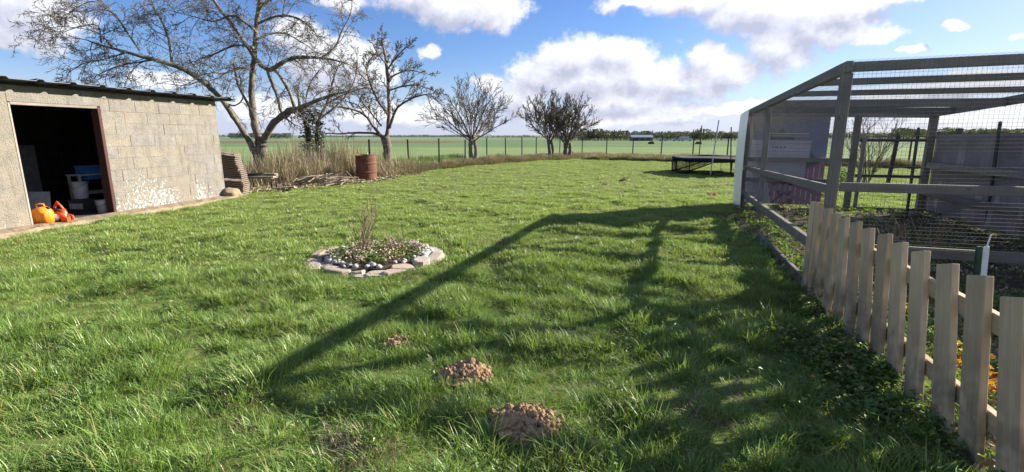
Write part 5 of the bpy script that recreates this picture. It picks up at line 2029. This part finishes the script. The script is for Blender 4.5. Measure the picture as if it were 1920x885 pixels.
rd = np.random.RandomState(8)
dry_t = [tuft('t', M['dry'], 26, 0.14, 0.55, 0.010, 0.55, 4, 500 + i, 0.9) for i in range(4)] + [tuft('t', M['dry'], 16, 0.16, 0.85, 0.011, 0.28, 4, 520 + i, 0.8) for i in range(3)]
green_t = [tuft('t', M['weed'], 30, 0.15, 0.45, 0.012, 0.5, 3, 540 + i) for i in range(3)]
P_, sc_, id_ = [], [], []
for i in range(26000):
    x = rd.uniform(-13, 24)
    ey = edge_y(x)
    fy = fence_y(x)
    lo, hi = ey - 0.15, max(fy + 1.0, ey + 2.4)
    if x < -5: hi = max(fy + 3.0, ey + 3.0)
    if hi - lo > 6.5: hi = lo + 6.5 if x > 0 else hi
    y = rd.uniform(lo, hi)
    if y > 45 or inpoly((x, y), shed_poly): continue
    depth = (y - ey)
    px = 960 + F_PX * x / y
    nz = mn.noise(Vector((x * 0.8, y * 0.8, 4)))
    left = px < 730 + rd.normal(0, 30)
    if rd.rand() > (0.75 + nz * 0.5): continue
    if left and depth < 1.3 and rd.rand() < 0.85: continue
    if -5.9 < x < -4.2 and y < 17.6: continue
    if left and rd.rand() < 0.30: continue
    hgt = (0.42 + 0.75 * min(1, depth / 2.5) + 0.6 * nz) * (1.0 if px < 640 else max(0.55, 1.0 - (px - 640) / 220)) if left else (0.34 + 0.25 * nz + 0.12 * min(1, depth))
    if px > 1110: hgt = 0.42 + 0.2 * nz
    if 940 < px < 1110: hgt *= 0.8
    hgt *= rd.uniform(0.7, 1.25)
    if y - fy > 0.6 and not left: hgt *= 0.6
    tall = left and rd.rand() < 0.3
    P_.append((x, y, (hz(x, y) if y < ey + 3 else field_z(y)) - 0.04))
    id_.append(rd.randint(4, 7) if tall else rd.randint(0, 4))
    w0 = 1.0 if left else 1.25
    sc_.append((w0, w0, hgt * (1.25 if not tall else 1.15)))
n = len(P_)
print('dry', n)
scatter('rough_dry_grass', dry_t, P_, np.array(sc_), rd.uniform(0, 6.28, n), id_, 'straw coloured rough grass and stalks along the wire fence', 'dry grass', rd.uniform(-0.15, 0.15, (n, 2)))
# green growth beyond the fence on the left
P_, sc_ = [], []
for i in range(5000):
    x = rd.uniform(-16, -3)
    y = rd.uniform(fence_y(x) + 0.5, fence_y(x) + 7)
    if inpoly((x, y), shed_poly) or y < 12: continue
    P_.append((x, y, -0.08)); sc_.append((1.1, 1.1, rd.uniform(0.5, 1.1)))
n = len(P_)
scatter('rough_green_grass', green_t, P_, np.array(sc_), rd.uniform(0, 6.28, n), rd.randint(0, 3, n), 'green rough growth beyond the fence behind the apple tree', 'grass', rd.uniform(-0.1, 0.1, (n, 2)))


def leaf_clump(name, m_, n, rad, size, hgt, seed, flat=0.5, stem=False):
    rng = random.Random(seed)
    mb, at_ = MB(), []
    for i in range(n):
        a, q = rng.uniform(0, 6.28), rad * math.sqrt(rng.random())
        c = Vector((q * math.cos(a), q * math.sin(a), hgt * rng.random()))
        nrm = Vector((rng.gauss(0, flat), rng.gauss(0, flat), 1)).normalized()
        u = perp(nrm, rng)
        v_ = nrm.cross(u)
        s_ = size * rng.uniform(0.6, 1.3)
        m0 = len(mb.v)
        tip = c + u * s_ - nrm * s_ * 0.25
        mb.v += [tuple(c - u * s_ * 0.7), tuple(c + v_ * s_ * 0.6 + nrm * s_ * 0.12), tuple(tip), tuple(c - v_ * s_ * 0.6 + nrm * s_ * 0.12)]
        mb.f += [(m0, m0 + 1, m0 + 2), (m0, m0 + 2, m0 + 3)]
        r_ = rng.random()
        at_ += [r_, r_]
    return template(name, mb, m_, at_)


weed_t = [leaf_clump('t', M['weed'], 16, 0.07, 0.022, 0.05, 600 + i) for i in range(4)]
big_t = [leaf_clump('t', M['weed'], 22, 0.08, 0.020, 0.07, 610 + i, 0.5) for i in range(4)]
lit_t = [leaf_clump('t', M['litter'], 24, 0.10, 0.016, 0.02, 620 + i, 0.8) for i in range(4)]
red_t = [leaf_clump('t', M['red_leaf'], 10, 0.09, 0.045, 0.16, 630 + i, 0.8) for i in range(2)]

# gravel strip between edging and run, border behind the pickets: leaf litter and small weeds
P_, id_, sc_ = [], [], []
allt = weed_t + lit_t
cnt = 0
for i in range(9000):
    x, y = rd.uniform(1.8, 9.0), rd.uniform(1.0, 10.6)
    if not inpoly((x, y), garden_poly): continue
    rel = Vector((x, y)) - A_
    s_, t_ = rel.dot(E_), rel.dot(W_)
    inside = s_ > 0.1 and t_ > 0.1
    if inside and t_ < 3.1 and rd.rand() < 0.72: continue
    nz = mn.noise(Vector((x * 1.5, y * 1.5, 9)))
    weed = rd.rand() < (0.16 + nz * 0.5 + (0.5 if (t_ > 0.5 and s_ < 0.6) else 0))
    P_.append((x, y, 0.05))
    id_.append(rd.randint(0, 4) if weed else rd.randint(4, 8))
    k = rd.uniform(0.8, 1.4)
    sc_.append((k, k, k * (1.0 if weed else 1.4)))
n = len(P_)
scatter('leaf_litter', allt, P_, np.array(sc_), rd.uniform(0, 6.28, n), id_, 'dry leaf litter and small weeds on the border soil behind the pickets', 'leaf litter', rd.uniform(-0.1, 0.1, (n, 2)))
# litter below the bench and brush pile
P_, sc_ = [], []
for i in range(1500):
    x = rd.uniform(-8.5, -3.8)
    y = edge_y(x) + rd.uniform(-0.5, 2.2)
    P_.append((x, y, hz(x, y) + 0.02)); k = rd.uniform(1.2, 2.4); sc_.append((k, k, k))
n = len(P_)
scatter('ground_debris', lit_t, P_, np.array(sc_), rd.uniform(0, 6.28, n), rd.randint(0, 4, n), 'dead leaves and debris around the bench and brush heap', 'leaf litter')
# ground ivy by the foot of the pickets, low plants in the bed, weeds dotted in the lawn
P_, sc_ = [], []
for i in range(750):
    s_ = rd.uniform(0.2, 3.2)
    p = PF + PD * s_ + PN * abs(rd.normal(0.05, 0.16 + 0.10 * (1.2 < s_ < 2.6)))
    if mn.noise(Vector((p.x * 2.5, p.y * 2.5, 2))) < -0.05 and rd.rand() < 0.7: continue
    P_.append((p.x, p.y, hz(p.x, p.y) + 0.02)); k = rd.uniform(0.5, 1.0) * (0.7 + 0.5 * (1.2 < s_ < 2.6)); sc_.append((k, k, k * 0.9))
n = len(P_)
scatter('ground_ivy', big_t, P_, np.array(sc_), rd.uniform(0, 6.28, n), rd.randint(0, 4, n), 'broad leaved ground ivy along the foot of the pickets', 'ground cover', rd.uniform(-0.2, 0.2, (n, 2)))
P_, sc_ = [], []
for i in range(330):
    a, q = rd.uniform(0, 6.28), 0.55 * math.sqrt(rd.rand())
    if q > 0.35 and rd.rand() < 0.5: continue
    P_.append((BED[0] + q * math.cos(a), BED[1] + q * math.sin(a), 0.08)); k = rd.uniform(0.7, 1.3); sc_.append((k, k, k))
n = len(P_)
scatter('bed_plants', weed_t[:2] + [leaf_clump('t', M['litter'], 18, 0.08, 0.016, 0.08, 640 + k) for k in range(3)], P_, np.array(sc_), rd.uniform(0, 6.28, n), rd.randint(0, 5, n), 'low green and brown plants inside the stone ringed bed', 'plants')
P_, sc_ = [], []
for i in range(110):
    y = 1.5 + 9 * rd.rand() ** 1.3
    x = rd.uniform(-1.1 * y, 0.5 * y)
    if not on_lawn(x, y): continue
    P_.append((x, y, hz(x, y) + 0.035)); k = rd.uniform(0.6, 1.1); sc_.append((k, k, k))
n = len(P_)
scatter('lawn_weeds', big_t, P_, np.array(sc_), rd.uniform(0, 6.28, n), rd.randint(0, 4, n), 'broad leaved weeds dotted among the lawn grass', 'weeds')
P_, sc_ = [], []
for (px, row) in ((1862, 745), (1868, 770), (1800, 700), (1858, 730), (1795, 720), (1872, 790), (1700, 610)):
    for k in range(2):
        p = G(px + rd.uniform(-10, 10), row + 10); P_.append((p.x + 0.10, p.y + 0.15, 0.06)); sc_.append((0.55, 0.55, 0.7))
n = len(P_)
scatter('red_leaf_plants', red_t, P_, np.array(sc_), rd.uniform(0, 6.28, n), rd.randint(0, 2, n), 'red and orange leaved plants behind the near pickets', 'plants')
# yellow-green shrub behind the run
mb, at_ = MB(), []
rr_ = random.Random(90)
ys_ = empty('leafy_shrub', D(1576, 345, 12.6), 'small yellow green leafy shrub beyond the far side of the run', 'shrub')
for i in range(500):
    d = Vector((rr_.gauss(0, 1), rr_.gauss(0, 1), abs(rr_.gauss(0, 1)))).normalized() * rr_.random() ** 0.4
    c = Vector((d.x * 0.30, d.y * 0.30, d.z * 0.42 + 0.05))
    u = perp(d.normalized(), rr_) * 0.03; v_ = Vector((rr_.gauss(0, 1), rr_.gauss(0, 1), rr_.gauss(0, 1))).normalized() * 0.022
    mb.quad(c - u, c - v_, c + u, c + v_)
    r0_ = rr_.random(); at_.append(r0_)
tt = template('leaves', mb, M['weed'], at_)
COL.objects.link(tt); tt.parent = ys_; tt.name = 'leaves'; tt['kind'] = 'stuff'
mb = MB(); mb.tube([(0, 0, -0.05), (0.01, 0, 0.3)], [0.012, 0.006], 5); mb.build('stem', M['bark2'], ys_)

# dead straw showing through the lawn
straw_t = [tuft('t', M['dry'], 30, 0.07, 0.06, 0.004, 1.3, 3, 700 + i) for i in range(3)]
P_ = []
for (px, row, n_, sp) in ((705, 865, 26, 0.10), (640, 850, 10, 0.08), (1045, 640, 10, 0.12), (1000, 620, 8, 0.1), (430, 780, 7, 0.1), (770, 520, 10, 0.12), (1350, 770, 10, 0.1), (250, 540, 10, 0.2), (930, 450, 14, 0.3), (600, 430, 12, 0.3)):
    p = G(px, row)
    for k in range(n_):
        x, y = p.x + rd.normal(0, sp), p.y + rd.normal(0, sp)
        P_.append((x, y, hz(x, y)))
for i in range(260):
    y = 1.6 + 14 * rd.rand()
    x = rd.uniform(-1.1 * y, 0.45 * y)
    if on_lawn(x, y): P_.append((x, y, hz(x, y)))
n = len(P_)
scatter('dead_straw', straw_t, P_, rd.uniform(0.6, 1.1, n), rd.uniform(0, 6.28, n), rd.randint(0, 3, n), 'dead straw showing in patches through the lawn', 'straw')
